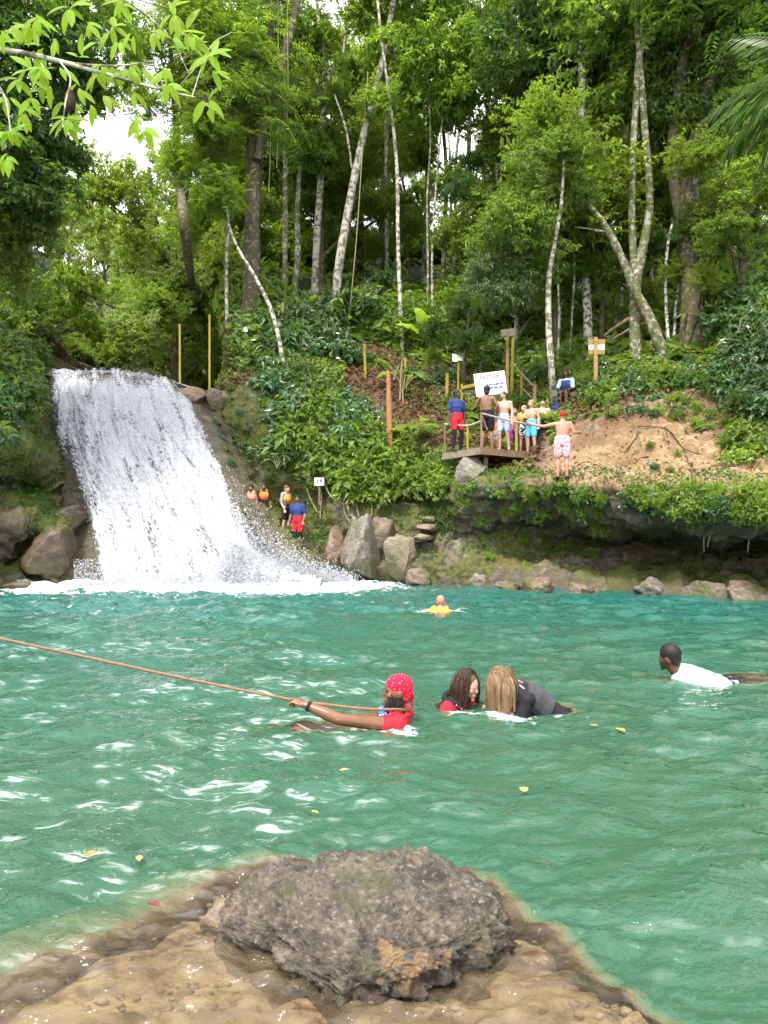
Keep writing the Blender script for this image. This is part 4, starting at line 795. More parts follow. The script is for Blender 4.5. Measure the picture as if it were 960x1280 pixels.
def add_crown(root, pos, s, kind, mat, base):
    me = R.choice(CR[kind]); o = place('crown', me, root, tuple(np.asarray(pos)-base), (R.uniform(-.25, .25), R.uniform(-.25, .25), R.uniform(0, 6.28)), (s*R.uniform(.9, 1.15), s*R.uniform(.9, 1.15), s*R.uniform(.85, 1.1)))
    return recolour(o, mat)
def tree(name, label, group, pts, radii, bark, crowns=(), limbs=(), seg=9, rough=.16, n=None):
    pts = [np.asarray(p, float) for p in pts]; base = pts[0]
    root = thing(name, label, 'tree', tuple(base), 0, group); mb = MB()
    tube(mb, [p-base for p in pts], radii, seg, n or max(14, len(pts)*7), 0, rough, R.randint(0, 99))
    for lp, lr in limbs: tube(mb, [np.asarray(p, float)-base for p in lp], lr, 7, max(8, len(lp)*5), 0, rough, R.randint(0, 99))
    mb.build('trunk', M[bark], root)
    for (p, s, kind, mat) in crowns: add_crown(root, p, s, kind, mat, base)
    return root
def pxs(Y, *pp, sink=.3, dy=0.0):
    """points of a trunk seen at those places, standing at depth Y; dy leans it away per point"""
    L_ = [q(px, py, Y+dy*k) for k, (px, py) in enumerate(pp)]; L_[0] = L_[0]-np.array((0, 0, sink)); return L_
def depth_at(px, py): return T(px, py, 9, 6.2)[0][1]

# ------------------------------------------------------------------ trees whose trunks can be told apart
Yb = depth_at(395, 372)
tree('forest_tree', 'slim pale trunk forking high up into two dark limbs, beside the leaning white trunk', 'trees with clear trunks', pxs(Yb, (393, 382), (396, 300), (402, 210), (404, 135), (411, 95), (400, 40), (394, -30), (390, -90)), [.17, .155, .14, .125, .11, .08, .07, .05], 'bark_pale',
     [(q(388, -55, Yb), .7, 'fine', 'leaf_bright'), (q(452, -70, Yb+.5), .8, 'fine', 'leaf_bright'), (q(395, 30, Yb+1.5), .4, 'fine', 'leaf_bright')],
     [(pxs(Yb, (410, 97), (428, 72), (433, 30), (445, -50), sink=0), [.09, .075, .06, .04])])
Yb = depth_at(420, 385)
tree('forest_tree', 'white leaning trunk curving to the right above the undergrowth', 'trees with clear trunks', pxs(Yb, (418, 400), (424, 330), (437, 255), (452, 180), (470, 110), (482, 55), (497, -30), (510, -110)), [.20, .18, .165, .15, .135, .12, .10, .07], 'bark_pale',
     [(q(520, -60, Yb), 1.2, 'fine', 'leaf_mid'), (q(470, 10, Yb+1.4), .8, 'fine', 'leaf_bright')], [(pxs(Yb, (440, 210), (432, 160), (418, 118), sink=0), [.05, .045, .03])])
Yb = depth_at(318, 385)
tree('forest_tree', 'thick dark straight trunk above the cliff right of the falls', 'trees with clear trunks', pxs(Yb, (312, 400), (315, 300), (317, 180), (322, 100), (338, 30), (350, -60)), [.36, .31, .28, .25, .22, .18], 'bark_dark',
     [(q(300, 120, Yb-1), .95, 'pinnate', 'leaf_mid'), (q(335, -60, Yb), 1.0, 'broad', 'leaf_mid'), (q(270, 40, Yb), 1.2, 'pinnate', 'leaf_mid')],
     [(pxs(Yb-.4, (322, 200), (331, 155), (348, 95), (366, 30), (378, -40), sink=0), [.17, .19, .17, .15, .11])], 10)
Yb = depth_at(355, 462)
tree('bare_sapling', 'thin bare pale trunk leaning left over the bushes by the falls', None, pxs(Yb, (358, 474), (350, 430), (338, 385), (318, 345), (300, 315), (287, 285), (284, 262)), [.085, .08, .075, .065, .055, .045, .03], 'bark_pale')
Yb = depth_at(735, 432)
tree('forest_tree', 'tall straight trunk blotched white and dark behind the wooden sign', 'trees with clear trunks', pxs(Yb, (737, 445), (734, 380), (731, 300), (729, 200), (728, 100), (727, 0), (728, -120)), [.165, .15, .145, .14, .13, .12, .09], 'bark_spotted',
     [(q(735, -80, Yb), 1.3, 'fine', 'leaf_mid'), (q(690, 60, Yb+2), 1.2, 'broad', 'leaf_deep'), (q(775, 70, Yb+3), 1.1, 'fine', 'leaf_mid')])
Yb = depth_at(795, 445)
tree('forest_tree', 'twin grey trunks rising from one foot behind the fallen mossy trunk', 'trees with clear trunks', pxs(Yb, (795, 455), (794, 400), (795, 350), (808, 290), (812, 240), (805, 150), (800, 80), (790, -40)), [.19, .175, .165, .13, .12, .11, .10, .08], 'bark_mossy',
     [(q(800, 20, Yb), 1.15, 'fine', 'leaf_mid'), (q(840, -40, Yb), 1.2, 'broad', 'leaf_mid')],
     [(pxs(Yb, (793, 350), (790, 270), (792, 180), (797, 90), (806, -30), sink=0), [.13, .115, .105, .095, .07])])
Yb = depth_at(828, 440)
tree('fallen_tree', 'mossy trunk leaning left at a steep slant with a snapped brown top', None, pxs(Yb, (836, 452), (815, 405), (793, 362), (778, 325), (758, 285), (733, 252)), [.17, .165, .15, .125, .10, .06], 'bark_mossy', (),
     [(pxs(Yb, (757, 290), (735, 286), (718, 284), sink=0), [.04, .03, .02])], 9, .25)
Yb = depth_at(868, 425)
tree('forest_tree', 'thick dark forked tree with a broad buttressed foot on the right slope', 'trees with clear trunks', pxs(Yb, (868, 432), (864, 380), (860, 300), (862, 230), (876, 150), (892, 95), (914, 45), (935, 5), (960, -60)), [.52, .34, .29, .27, .22, .20, .185, .17, .12], 'bark_dark',
     [(q(900, -30, Yb), 1.3, 'broad', 'leaf_mid'), (q(850, 20, Yb+1), 1.0, 'fine', 'leaf_mid'), (q(960, 20, Yb-1), 1.0, 'pinnate', 'leaf_mid')],
     [(pxs(Yb+.3, (858, 300), (845, 230), (843, 170), (850, 100), (858, 50), (866, -40), sink=0), [.24, .23, .21, .19, .17, .12]),
      (pxs(Yb, (866, 400), (880, 425), (892, 445), sink=0), [.2, .14, .05]), (pxs(Yb-.3, (866, 395), (860, 425), (852, 446), sink=0), [.2, .13, .05])], 11, .22)
Yb = 21.8
tree('forest_tree', 'thin pale crooked trunk standing right behind the people on the platform', 'slim understorey trees', [T(690, 500)[0]-np.array((0, 0, .4))]+pxs(Yb, (690, 470), (686, 410), (686, 350), (694, 300), (702, 250), (706, 180), sink=0), [.11, .10, .09, .08, .065, .05, .035], 'bark_pale',
     [(q(650, 285, Yb), .52, 'lance', 'leaf_mid'), (q(702, 200, Yb), .6, 'fine', 'leaf_mid'), (q(625, 345, Yb+.3), .45, 'lance', 'leaf_pale'), (q(668, 345, Yb+1), .42, 'fine', 'leaf_mid'), (q(680, 150, Yb+1), .6, 'fine', 'leaf_bright')])
for k, (pp, r, lab) in enumerate([
    (((836, 430), (832, 350), (838, 290), (855, 245), (866, 210), (872, 160)), .055, 'slim pale stem bowing right beside the thick forked tree'),
    (((842, 420), (848, 350), (862, 290), (872, 250), (868, 200), (862, 130)), .05, 'slim pale stem crossing in front of the thick forked tree'),
    (((822, 400), (818, 340), (816, 300), (817, 240)), .04, 'short thin stem between the twin grey trunks and thick forked tree'),
    (((697, 450), (699, 390), (697, 330), (700, 260)), .05, 'thin grey stem right beside the pale crooked trunk'),
    (((712, 440), (716, 380), (718, 330), (715, 240)), .045, 'thin mossy stem between the pale crooked trunk and blotched trunk'),
    (((534, 390), (535, 330), (534, 250), (538, 170), (533, 80)), .06, 'thin straight stem above the banana clump'),
    (((541, 392), (540, 330), (543, 260), (549, 190), (556, 120)), .055, 'thin stem growing beside the one above the banana clump'),
    (((284, 400), (283, 330), (286, 250), (280, 160), (284, 60)), .07, 'thin grey trunk left of the thick dark trunk by the falls'),
    (((918, 360), (916, 280), (914, 200), (913, 110), (912, 20)), .10, 'straight spotted trunk behind the palm fronds'),
    (((660, 380), (660, 250), (660, 130), (659, 50), (658, -40)), .13, 'straight grey trunk standing far back above the notice board'),
    (((553, 380), (555, 300), (558, 220), (552, 130), (548, 40)), .12, 'grey trunk far back showing in the sky gap'),
    (((365, 380), (372, 320), (372, 250), (380, 150)), .16, 'dark trunk behind the two pale ones'),
    (((245, 390), (243, 310), (247, 220), (240, 120)), .08, 'thin trunk above the two tall yellow posts'),
    (((770, 440), (768, 380), (772, 300), (770, 200)), .07, 'grey trunk right behind the wooden sign'),
    (((626, 420), (628, 350), (625, 270), (628, 180)), .07, 'dim slender trunk behind the tall yellow sign posts')]):
    p0 = pp[0]; Yb = depth_at(*p0)+(2.5 if 'far back' in lab or 'behind' in lab else 0)
    top = pp[-1]
    tree('slim_tree', lab, 'slim understorey trees', pxs(Yb, *pp), np.linspace(r, r*.5, len(pp)), R.choice(['bark_pale', 'bark_mossy', 'bark_spotted']),
         [(q(top[0]+R.uniform(-20, 20), top[1]-10, Yb), .55+.5*R.random(), R.choice(['fine', 'broad', 'lance']), R.choice(['leaf_mid', 'leaf_bright', 'leaf_deep']))])

# ------------------------------------------------------------------ leafy trees that fill the slope: copies of a few models
def model_tree(seed, H, spread, kind, n_cr, bark):
    g = random.Random(seed); base = np.zeros(3)
    pts = [np.array((0, 0, -.4)), np.array((g.uniform(-.2, .2), g.uniform(-.2, .2), H*.35)), np.array((g.uniform(-.5, .5), g.uniform(-.4, .4), H*.7)), np.array((g.uniform(-.9, .9), g.uniform(-.6, .6), H))]
    cr, limbs = [], []
    for k in range(n_cr):
        f = .30+.70*k/(n_cr-1); a = k*2.4+g.random(); rr = spread*(1.25-.65*f)*g.uniform(.6, 1.25) if k < n_cr-1 else 0
        p = np.array((math.cos(a)*rr, math.sin(a)*rr, H*f+.8)); cr.append((p, g.uniform(.45, .85), kind))
        s = catmull(pts, 20)[int((f-.12)*19)]; limbs.append(([s, (s+p)/2+np.array((0, 0, .25)), p], [.09, .065, .03]))
    mb = MB(); tube(mb, pts, [.24, .18, .13, .06], 8, 20, 0, .15, seed)
    for lp, lr in limbs: tube(mb, lp, lr, 5, 7)
    return mb.mesh('trunk', M[bark]), cr
MT = [model_tree(1, 11, 2.6, 'broad', 9, 'bark_dark'), model_tree(2, 13, 2.6, 'fine', 9, 'bark_pale'), model_tree(3, 10, 3.2, 'pinnate', 8, 'bark_mossy'), model_tree(4, 12, 2.4, 'lance', 8, 'bark_spotted'), model_tree(5, 8, 3.0, 'fine', 8, 'bark_dark')]
def leafy_tree(x, y, kind, s, mat, label, group, z=None, mats2=None):
    me, cr = MT[kind]; z = TH(x, y) if z is None else z
    root = thing('leafy_tree', label, 'tree', (x, y, z-.2), R.uniform(0, 6.28), group); root.scale = (s, s, s*R.uniform(.9, 1.12))
    place('trunk', me, root)
    for (p, cs, k) in cr:
        o = place('crown', R.choice(CR[k]), root, tuple(p), (R.uniform(-.2, .2), R.uniform(-.2, .2), R.uniform(0, 6.28)), cs*R.uniform(.9, 1.15)); recolour(o, mats2 and R.random() < .35 and mats2 or mat)
    return root
def px_tree(px, Y, *a, **k): return leafy_tree((px-CX)/F*Y, Y, *a, **k)
lab_b = 'leafy forest tree crowded among others high on the slope behind the pool'
for k in range(46):                                               # the slope behind
    Y = 33+24*((k+.5)/46)+R.uniform(-1.5, 1.5); px = 215+((k*0.618034) % 1)*830+R.uniform(-12, 12)
    if abs(px-565) < 70 or (abs(px-800) < 25 and Y < 50): continue                      # the sky shows down this gap
    px_tree(px, Y, R.choice([0, 1, 1, 2, 3, 4, 4]), R.uniform(.85, 1.3), R.choice(['leaf_mid', 'leaf_bright', 'leaf_bright', 'leaf_yellow', 'leaf_mid']) if Y < 42 else R.choice(['leaf_yellow', 'leaf_sun_haze', 'leaf_bright', 'leaf_yellow']), lab_b, 'forest trees high on the slope', mats2='leaf_bright' if Y < 42 else 'leaf_sun_haze')  # farther trees get yellower, paler leaves: sunlight put into the colour
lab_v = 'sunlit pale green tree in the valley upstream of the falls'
for k, (px, Y, s, m) in enumerate([(40, 46, .7, 'leaf_bright'), (85, 60, .7, 'leaf_sun_haze'), (130, 70, .75, 'leaf_sun_haze'), (165, 58, .65, 'leaf_sun_haze'), (205, 48, .6, 'leaf_bright'), (228, 42, .7, 'leaf_mid'), (150, 88, 1.15, 'leaf_sun_haze'), (110, 92, 1.2, 'leaf_sun_haze'), (75, 84, 1.0, 'leaf_sun_haze'), (190, 80, 1.0, 'leaf_sun_haze'), (15, 55, .9, 'leaf_mid'), (236, 60, .9, 'leaf_bright'), (30, 70, 1.0, 'leaf_sun_haze')]):
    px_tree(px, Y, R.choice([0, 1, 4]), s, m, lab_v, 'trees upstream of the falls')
for k, (px, py, Y, s) in enumerate([(178, 425, 30, .5), (150, 438, 36, .42), (100, 440, 38, .42), (192, 400, 31, .55), (118, 420, 42, .55), (205, 380, 33, .7), (88, 400, 40, .6), (160, 395, 46, .8)]):
    b = q(px, py+14, Y); root = thing('streamside_bush', ['bright green bush hanging over the stream at the falls lip', 'pale green bush on the stream bank above the falls'][k not in (0, 3, 5)], 'bush', tuple(b), R.uniform(0, 6), 'bushes upstream of the falls')
    for j in range(3): recolour(place('foliage', R.choice(CR['fine']), root, (R.uniform(-.5, .5)*s*2, R.uniform(-.5, .5), .8*s+j*.5*s), (0, 0, R.uniform(0, 6)), s*R.uniform(.7, 1.0)), R.choice(['leaf_bright', 'leaf_yellow', 'leaf_sun_haze']))
    mbb = MB(); tube(mbb, [(0, 0, -.3), (.05, 0, .5*s), (0, .05, 1.4*s)], [.05, .04, .02], 5, 6); mbb.build('stem', M['bark_dark'], root)
for k in range(22):                                               # more slim pale trunks standing back in the forest
    px = 300+((k*0.618034) % 1)*640+R.uniform(-6, 6); Y = R.uniform(29, 39); px = px+(110 if 360 < px < 480 else 0); x = (px-CX)/F*Y; z = TH(x, Y); r_ = R.uniform(.06, .12); dx = R.uniform(-1.2, 1.2)
    tree('slim_tree', 'slim pale barked tree standing back among others in the forest', 'slim pale trees back in the forest', [W(x, Y, z-.3), W(x+dx*.2, Y, z+4), W(x+dx*.3, Y+.2, z+8), W(x+dx, Y, z+13), W(x+dx*1.3, Y, z+17)], [r_, r_*.9, r_*.8, r_*.6, r_*.3], R.choice(['bark_pale', 'bark_spotted', 'bark_pale', 'bark_mossy']),
         [(W(x+dx, Y, z+R.uniform(9, 13)), .45, 'fine', 'leaf_bright'), (W(x+dx*1.2, Y, z+R.uniform(15, 18)), .6, R.choice(['fine', 'broad']), 'leaf_bright')])
for k in range(34):                                               # low bushes on the floor at the back of the forest
    px = 250+((k*0.618034) % 1)*760+R.uniform(-8, 8); Y = 35+17*((k*0.382+.2) % 1); x = (px-CX)/F*Y; z = TH(x, Y)
    root = thing('forest_bush', 'leafy bush on the forest floor behind the trunks', 'bush', (x, Y, z-.1), R.uniform(0, 6), 'bushes at the back of the forest'); s = R.uniform(.5, .9)
    for j in range(2): recolour(place('foliage', R.choice(CR['fine']+CR['broad']), root, (R.uniform(-1, 1), R.uniform(-.5, .5), .7*s+j*.7), (0, 0, R.uniform(0, 6)), s*R.uniform(.7, 1.0)), R.choice(['leaf_mid', 'leaf_bright', 'leaf_yellow']))
    place('stem', MT[4][0], root, (0, 0, -.2), (0, 0, 0), .12)
# understorey between the clear trunks
for k, (px, py, s, kd, m) in enumerate([(265, 300, .62, 2, 'leaf_mid'), (235, 330, .55, 2, 'leaf_bright'), (240, 250, .7, 2, 'leaf_mid'), (222, 300, .5, 2, 'leaf_bright'), (585, 370, .5, 0, 'leaf_deep'),
        (600, 385, .45, 3, 'leaf_mid'), (650, 390, .5, 1, 'leaf_mid'), (580, 420, .35, 4, 'leaf_deep'), (705, 380, .5, 0, 'leaf_mid'), (760, 370, .5, 4, 'leaf_mid'), (815, 370, .45, 0, 'leaf_deep'), (900, 370, .45, 4, 'leaf_mid'), (940, 350, .55, 0, 'leaf_mid'), (500, 290, .5, 1, 'leaf_bright')]):
    Yb = depth_at(px, py+60); x = (px-CX)/F*Yb
    leafy_tree(x, Yb+R.uniform(0, 2), kd, s, m, 'young leafy tree of the understorey between the taller trunks', 'understorey trees on the slope', mats2='leaf_bright')
# big dark tree over the left bank
Yl = 20.5
tree('bank_tree', 'large dark leaved tree leaning out over the left bank beside the falls', None, [W(-12.5, 20.5, 4.6), W(-12.3, 20.2, 8), W(-11.2, 19.6, 12), W(-10, 19, 16)], [.42, .34, .26, .14], 'bark_dark',
     [(q(0, 250, 19.5), .55, 'broad', 'leaf_deep'), (q(22, 165, 20), .6, 'broad', 'leaf_deep'), (q(-20, 90, 19), .75, 'broad', 'leaf_deep'), (q(45, 60, 19), .6, 'broad', 'leaf_deep'), (q(5, 0, 18.5), .7, 'broad', 'leaf_mid'), (q(28, 300, 20.3), .42, 'fine', 'leaf_mid'), (q(-60, 190, 19), .9, 'broad', 'leaf_deep'), (q(8, 345, 20.6), .42, 'fine', 'leaf_mid'), (q(62, 215, 20), .3, 'broad', 'leaf_deep'), (q(85, 120, 19.5), .36, 'broad', 'leaf_deep'), (q(100, 10, 19), .4, 'broad', 'leaf_mid'), (q(150, 50, 20), .30, 'fine', 'leaf_mid'), (q(128, 130, 20), .20, 'fine', 'leaf_mid'), (q(165, 100, 21), .26, 'fine', 'leaf_bright'), (q(112, 80, 20), .26, 'broad', 'leaf_mid'), (q(55, 265, 20.2), .26, 'lance', 'leaf_mid')],
     [([W(-11.8, 20, 10), q(60, 250, 20.2)], [.12, .04]), ([W(-11.3, 19.7, 12), q(70, 160, 20)], [.12, .04]), ([W(-10.3, 19.2, 15), q(60, 40, 19)], [.1, .04])], 10)
tree('bank_tree', 'feathery leaved tree arching above the falls beside the thick dark trunk', None, [T(240, 410, 9, 6)[0]-np.array((0, 0, .3))]+pxs(27.5, (236, 330), (225, 220), (218, 120), (212, 40), sink=0), [.2, .17, .14, .10, .06], 'bark_dark',
     [(q(252, 90, 26.5), .6, 'pinnate', 'leaf_mid'), (q(258, 160, 26), .6, 'pinnate', 'leaf_mid'), (q(222, 200, 26.5), .45, 'pinnate', 'leaf_bright'), (q(172, 60, 26.5), .42, 'pinnate', 'leaf_bright'), (q(182, 130, 27), .36, 'fine', 'leaf_bright'), (q(150, 105, 27.5), .26, 'fine', 'leaf_bright'), (q(150, 15, 26), .4, 'fine', 'leaf_bright'), (q(268, 240, 26), .5, 'pinnate', 'leaf_mid'), (q(222, 15, 26), .55, 'pinnate', 'leaf_bright'), (q(232, 290, 27), .4, 'pinnate', 'leaf_bright'), (q(290, 60, 27), .8, 'pinnate', 'leaf_bright')],
     [(pxs(27, (230, 260), (248, 170), sink=0), [.08, .03]), (pxs(27, (222, 210), (200, 180), sink=0), [.07, .03])])

# ------------------------------------------------------------------ shrubs and ferns on the banks
def shrub_mesh(seed, kind):
    mats = [M['leaf_mid'], M['bark_mossy']]
    if kind == 'broad': return crown_mesh('foliage', seed, (.62, .62, .50), 70, 9, .20, .50, 'broad', LEAF4, .35, -.3, mats, True)
    if kind == 'ivy': return crown_mesh('foliage', seed, (.60, .60, .35), 75, 8, .145, .80, 'broad', LEAF4, .6, -.3, mats, True)
    if kind == 'fine': return crown_mesh('foliage', seed, (.55, .55, .50), 90, 10, .115, .5, 'broad', LEAF2, .3, -.3, mats, True)
    if kind == 'gloss': return crown_mesh('foliage', seed, (.65, .65, .65), 46, 8, .27, .36, 'broad', LEAF4, .5, -.4, mats, True)
    g = np.random.default_rng(seed); mb = MB(); nf = 15                                 # fern: arching fronds
    for k in range(nf):
        a = k*2.4+g.random(); Lf = .75*(.7+.5*g.random()); e = .5+.6*g.random()
        tt = np.linspace(.08, 1, 17); d = np.array((math.cos(a), math.sin(a), 0))
        P = d*(Lf*tt)[:, None]*math.cos(e*.6)+np.array((0, 0, 1.0))*(Lf*(1.1*e*tt-1.15*tt**2))[:, None]
        tg = unit(np.gradient(P, axis=0)); sd = np.cross(tg, np.array((0, 0, 1.0)))
        for s in (-1, 1): leaves(mb, LEAF2, P, sd*s+tg*.5, np.array((0, 0, 1.0))+.1*g.normal(size=P.shape), .22*np.sin(tt*2.7+.25)*Lf/.75+.03, .30)
        twigs(mb, P[:-1], P[1:], .006*np.ones((16, 1)))
    return mb.mesh('foliage', mats, False)
SH = {k: [shrub_mesh(30+i+10*j, k) for i in range(3)] for j, k in enumerate(('broad', 'ivy', 'fine', 'gloss', 'fern'))}
stem_mb = MB(); tube(stem_mb, [(0, 0, -.35), (.02, 0, 0), (0, .02, .3)], [.02, .016, .008], 5); STEM = stem_mb.mesh('stem', M['bark_mossy'])
def in_poly(x, y, P):
    ins = False; n = len(P)
    for i in range(n):
        (x0, y0), (x1, y1) = P[i], P[(i+1) % n]
        if (y0 > y) != (y1 > y) and x < (x1-x0)*(y-y0)/(y1-y0)+x0: ins = not ins
    return ins
def scatter(poly, count, kinds, mats, srange, label, group, name='shrub', cat='shrub', vmin=2.0, tilt=.55):
    xs, ys = [p[0] for p in poly], [p[1] for p in poly]; got = []; tries = 0; best = 1e9
    area = (max(xs)-min(xs))*(max(ys)-min(ys)); md = .62*math.sqrt(area/count)
    while len(got) < count and tries < count*40:
        tries += 1
        if tries % (count*8) == 0: md *= .75
        x, y = R.uniform(min(xs), max(xs)), R.uniform(min(ys), max(ys))
        if not in_poly(x, y, poly) or any((x-a)**2+(y-b)**2 < md*md for a, b in got): continue
        got.append((x, y)); p, n = T(x, y, 8, vmin); s = R.uniform(*srange)
        ax = unit(n*tilt+np.array((0, -.15, 1-tilt)))
        root = thing(name, label, cat, tuple(p), 0, group)
        root.rotation_mode = 'QUATERNION'; root.rotation_quaternion = Vector(ax).to_track_quat('Z', 'Y') @ Matrix.Rotation(R.uniform(0, 6.28), 3, 'Z').to_quaternion()
        recolour(place('foliage', R.choice(SH[R.choice(kinds)]), root, None, None, (s, s, s*R.uniform(.8, 1.15))), R.choice(mats))
        place('stem', STEM, root, None, None, s)
G1, G2, G3 = ['leaf_mid', 'leaf_deep', 'leaf_gloss'], ['leaf_mid', 'leaf_bright', 'leaf_gloss', 'leaf_mid'], ['leaf_bright', 'leaf_mid', 'leaf_yellow']
scatter([(0, 335), (45, 350), (62, 420), (52, 470), (36, 500), (0, 505), (-30, 420)], 40, ['ivy', 'ivy', 'broad'], ['leaf_mid', 'leaf_bright', 'leaf_mid', 'leaf_deep'], (.8, 1.3), 'leafy creeper clump hanging on the left bank beside the falls', 'creepers on the left bank')
scatter([(0, 500), (40, 500), (50, 530), (0, 560)], 6, ['fern', 'fine'], G1, (.4, .6), 'small fern on the mossy rock left of the falls', 'ferns left of the falls', 'fern', 'fern')
scatter([(335, 490), (360, 440), (400, 450), (470, 540), (520, 555), (532, 600), (515, 612), (430, 612), (390, 590), (352, 560)], 85, ['broad', 'ivy', 'gloss', 'fern', 'broad'], G2, (.75, 1.25), 'leafy shrub on the bank between the falls and the platform', 'shrubs between falls and platform')
scatter([(318, 410), (350, 395), (430, 370), (440, 440), (400, 470), (350, 480), (322, 470)], 40, ['gloss', 'broad', 'gloss', 'fern'], G1+['leaf_pale'], (.9, 1.5), 'glossy leaved shrub below the pale trunks above the cliff', 'glossy shrubs below the pale trunks')
scatter([(440, 400), (600, 390), (690, 400), (690, 470), (560, 470), (450, 470)], 26, ['fine', 'fern', 'broad'], G1, (.5, .9), 'low plant on the leaf litter slope behind the notice board', 'low plants on the litter slope')
scatter([(690, 430), (760, 440), (830, 440), (850, 475), (780, 485), (740, 498), (715, 480)], 40, ['broad', 'ivy', 'fine', 'fern'], G2, (.5, .85), 'green bush above the sandy ledge below the wooden sign', 'bushes above the sandy ledge', 'bush', 'bush')
scatter([(850, 420), (960, 390), (980, 500), (945, 520), (915, 500), (900, 480), (850, 475)], 36, ['broad', 'ivy', 'gloss', 'fern'], G1, (.6, 1.1), 'shadowed bush on the steep right slope above the sandy ledge', 'bushes on the right slope', 'bush', 'bush')
scatter([(905, 530), (950, 525), (960, 565), (915, 570)], 5, ['broad', 'ivy'], G3, (.6, .8), 'bright green bush at the right end of the sandy ledge', 'bright bushes at the end of the ledge', 'bush', 'bush')
scatter([(612, 604), (690, 612), (770, 618), (770, 634), (690, 630), (610, 622)], 13, ['ivy', 'fine', 'fern'], G2, (.22, .40), 'small clump hanging from the lip below the person in pink shorts', 'clumps hanging from the ledge lip', tilt=.75)
scatter([(780, 612), (960, 614), (980, 650), (880, 652), (785, 636)], 34, ['ivy', 'broad', 'fern', 'fine'], G2, (.26, .46), 'leafy clump trailing over the lip of the sandy ledge', 'clumps trailing over the ledge lip', tilt=.75)
scatter([(790, 610), (960, 612), (980, 640), (800, 632)], 14, ['fern', 'gloss'], G3, (.35, .5), 'arching fern drooping over the undercut from the ledge lip', 'ferns drooping over the undercut', 'fern', 'fern', tilt=.85)
scatter([(560, 600), (640, 620), (760, 650), (740, 700), (600, 690), (560, 650)], 24, ['ivy', 'fine'], G2, (.25, .45), 'small plant rooted in the mossy rock face under the platform', 'small plants on the platform rock')
scatter([(530, 560), (546, 565), (556, 612), (530, 612)], 8, ['ivy', 'broad'], G3, (.5, .8), 'bright leafy bush beside the platform rock', 'bushes beside the platform rock', 'bush', 'bush')
scatter([(565, 500), (600, 495), (700, 475), (690, 540), (600, 545), (560, 545)], 26, ['broad', 'ivy', 'fern'], G3, (.5, .8), 'green bush growing behind the people on the platform', 'bushes behind the platform', 'bush', 'bush')
scatter([(440, 350), (600, 350), (840, 350), (960, 330), (960, 400), (840, 420), (690, 400), (440, 395)], 24, ['gloss', 'fern', 'broad'], ['leaf_deep', 'leaf_mid'], (.9, 1.5), 'dim shrub on the dark forest floor', 'shrubs on the dark forest floor', vmin=6)
scatter([(200, 395), (300, 380), (300, 470), (275, 475), (210, 470)], 14, ['fern', 'broad', 'fine'], ['leaf_deep', 'leaf_mid'], (.4, .7), 'dim plant on the dark rocks behind the yellow posts', 'plants behind the yellow posts', vmin=6)
scatter([(252, 500), (290, 490), (330, 560), (345, 605), (318, 600), (285, 560)], 16, ['ivy', 'fern', 'fine'], G1, (.20, .38), 'small fern on the mossy cliff right of the falls', 'ferns on the mossy cliff', 'fern', 'fern')
scatter([(735, 505), (800, 490), (870, 492), (905, 520), (880, 530), (800, 515), (745, 525)], 18, ['ivy', 'fern', 'fine'], G2, (.25, .45), 'small plant overhanging the top of the bare earth slope', 'plants overhanging the bare earth')
scatter([(805, 545), (860, 560), (850, 590), (800, 580)], 4, ['fine'], G2, (.18, .3), 'tiny tuft of weeds on the sandy ledge', 'weeds on the sandy ledge', 'weed', 'plant')

# fallen leaves and small green growth, too many to count
def strew(name, sel, n, L, wid, mats, label, lift=.02, seed=1, up=.8):
    g = np.random.default_rng(seed); ii = np.nonzero(sel)[0]; k = ii[(g.random(n)*len(ii)).astype(int)]
    pos = GF[k]+GN[k]*lift+g.normal(size=(n, 3))*.08; fw = unit(np.cross(GN[k], g.normal(size=(n, 3))))+GN[k]*.35*g.normal(size=(n, 1))
    mb = MB(); leaves(mb, LEAF2, pos, fw, GN[k]*up+.5*g.normal(size=(n, 3)), L*(.5+g.random(n)), wid); o = mb.build(name, M[mats], None, False)
    return tag(o, label, kind='stuff')
vis = (GPX > -60) & (GPX < 1020)
strew('leaf_litter', vis & (GV > 6.8) & (GV < 9.6) & (sandm.ravel() < .3) & (fallm.ravel() < .1), 26000, .16, .5, 'leaf_dry', 'brown fallen leaves covering the forest slope')
strew('ground_cover', vis & (GV > 6.6) & (GV < 9.3) & (sandm.ravel() < .2) & (fallm.ravel() < .1) & (mossn.ravel() > -.1), 16000, .12, .6, 'leaf_mid', 'small green leaves of low ground cover on the slope', .06, 2)
strew('forest_floor_growth', (GPX > 150) & (GPX < 1050) & (GV > 8.9) & (GV < 10.3) & (fallm.ravel() < .1), 16000, .42, .5, 'leaf_mid', 'low leafy growth covering the far forest floor', .1, 6)
strew('moss_growth', vis & (GV > 3) & (GV < 6.6) & (mossm.ravel() > .55) & (fallm.ravel() < .1), 22000, .07, .7, 'leaf_deep', 'mossy growth and tiny leaves on the rock faces', .02, 3)
strew('fallen_twigs', vis & (sandm.ravel() > .5), 1500, .11, .3, 'leaf_dry', 'dry leaves and twigs strewn on the sandy ledge', .01, 4)

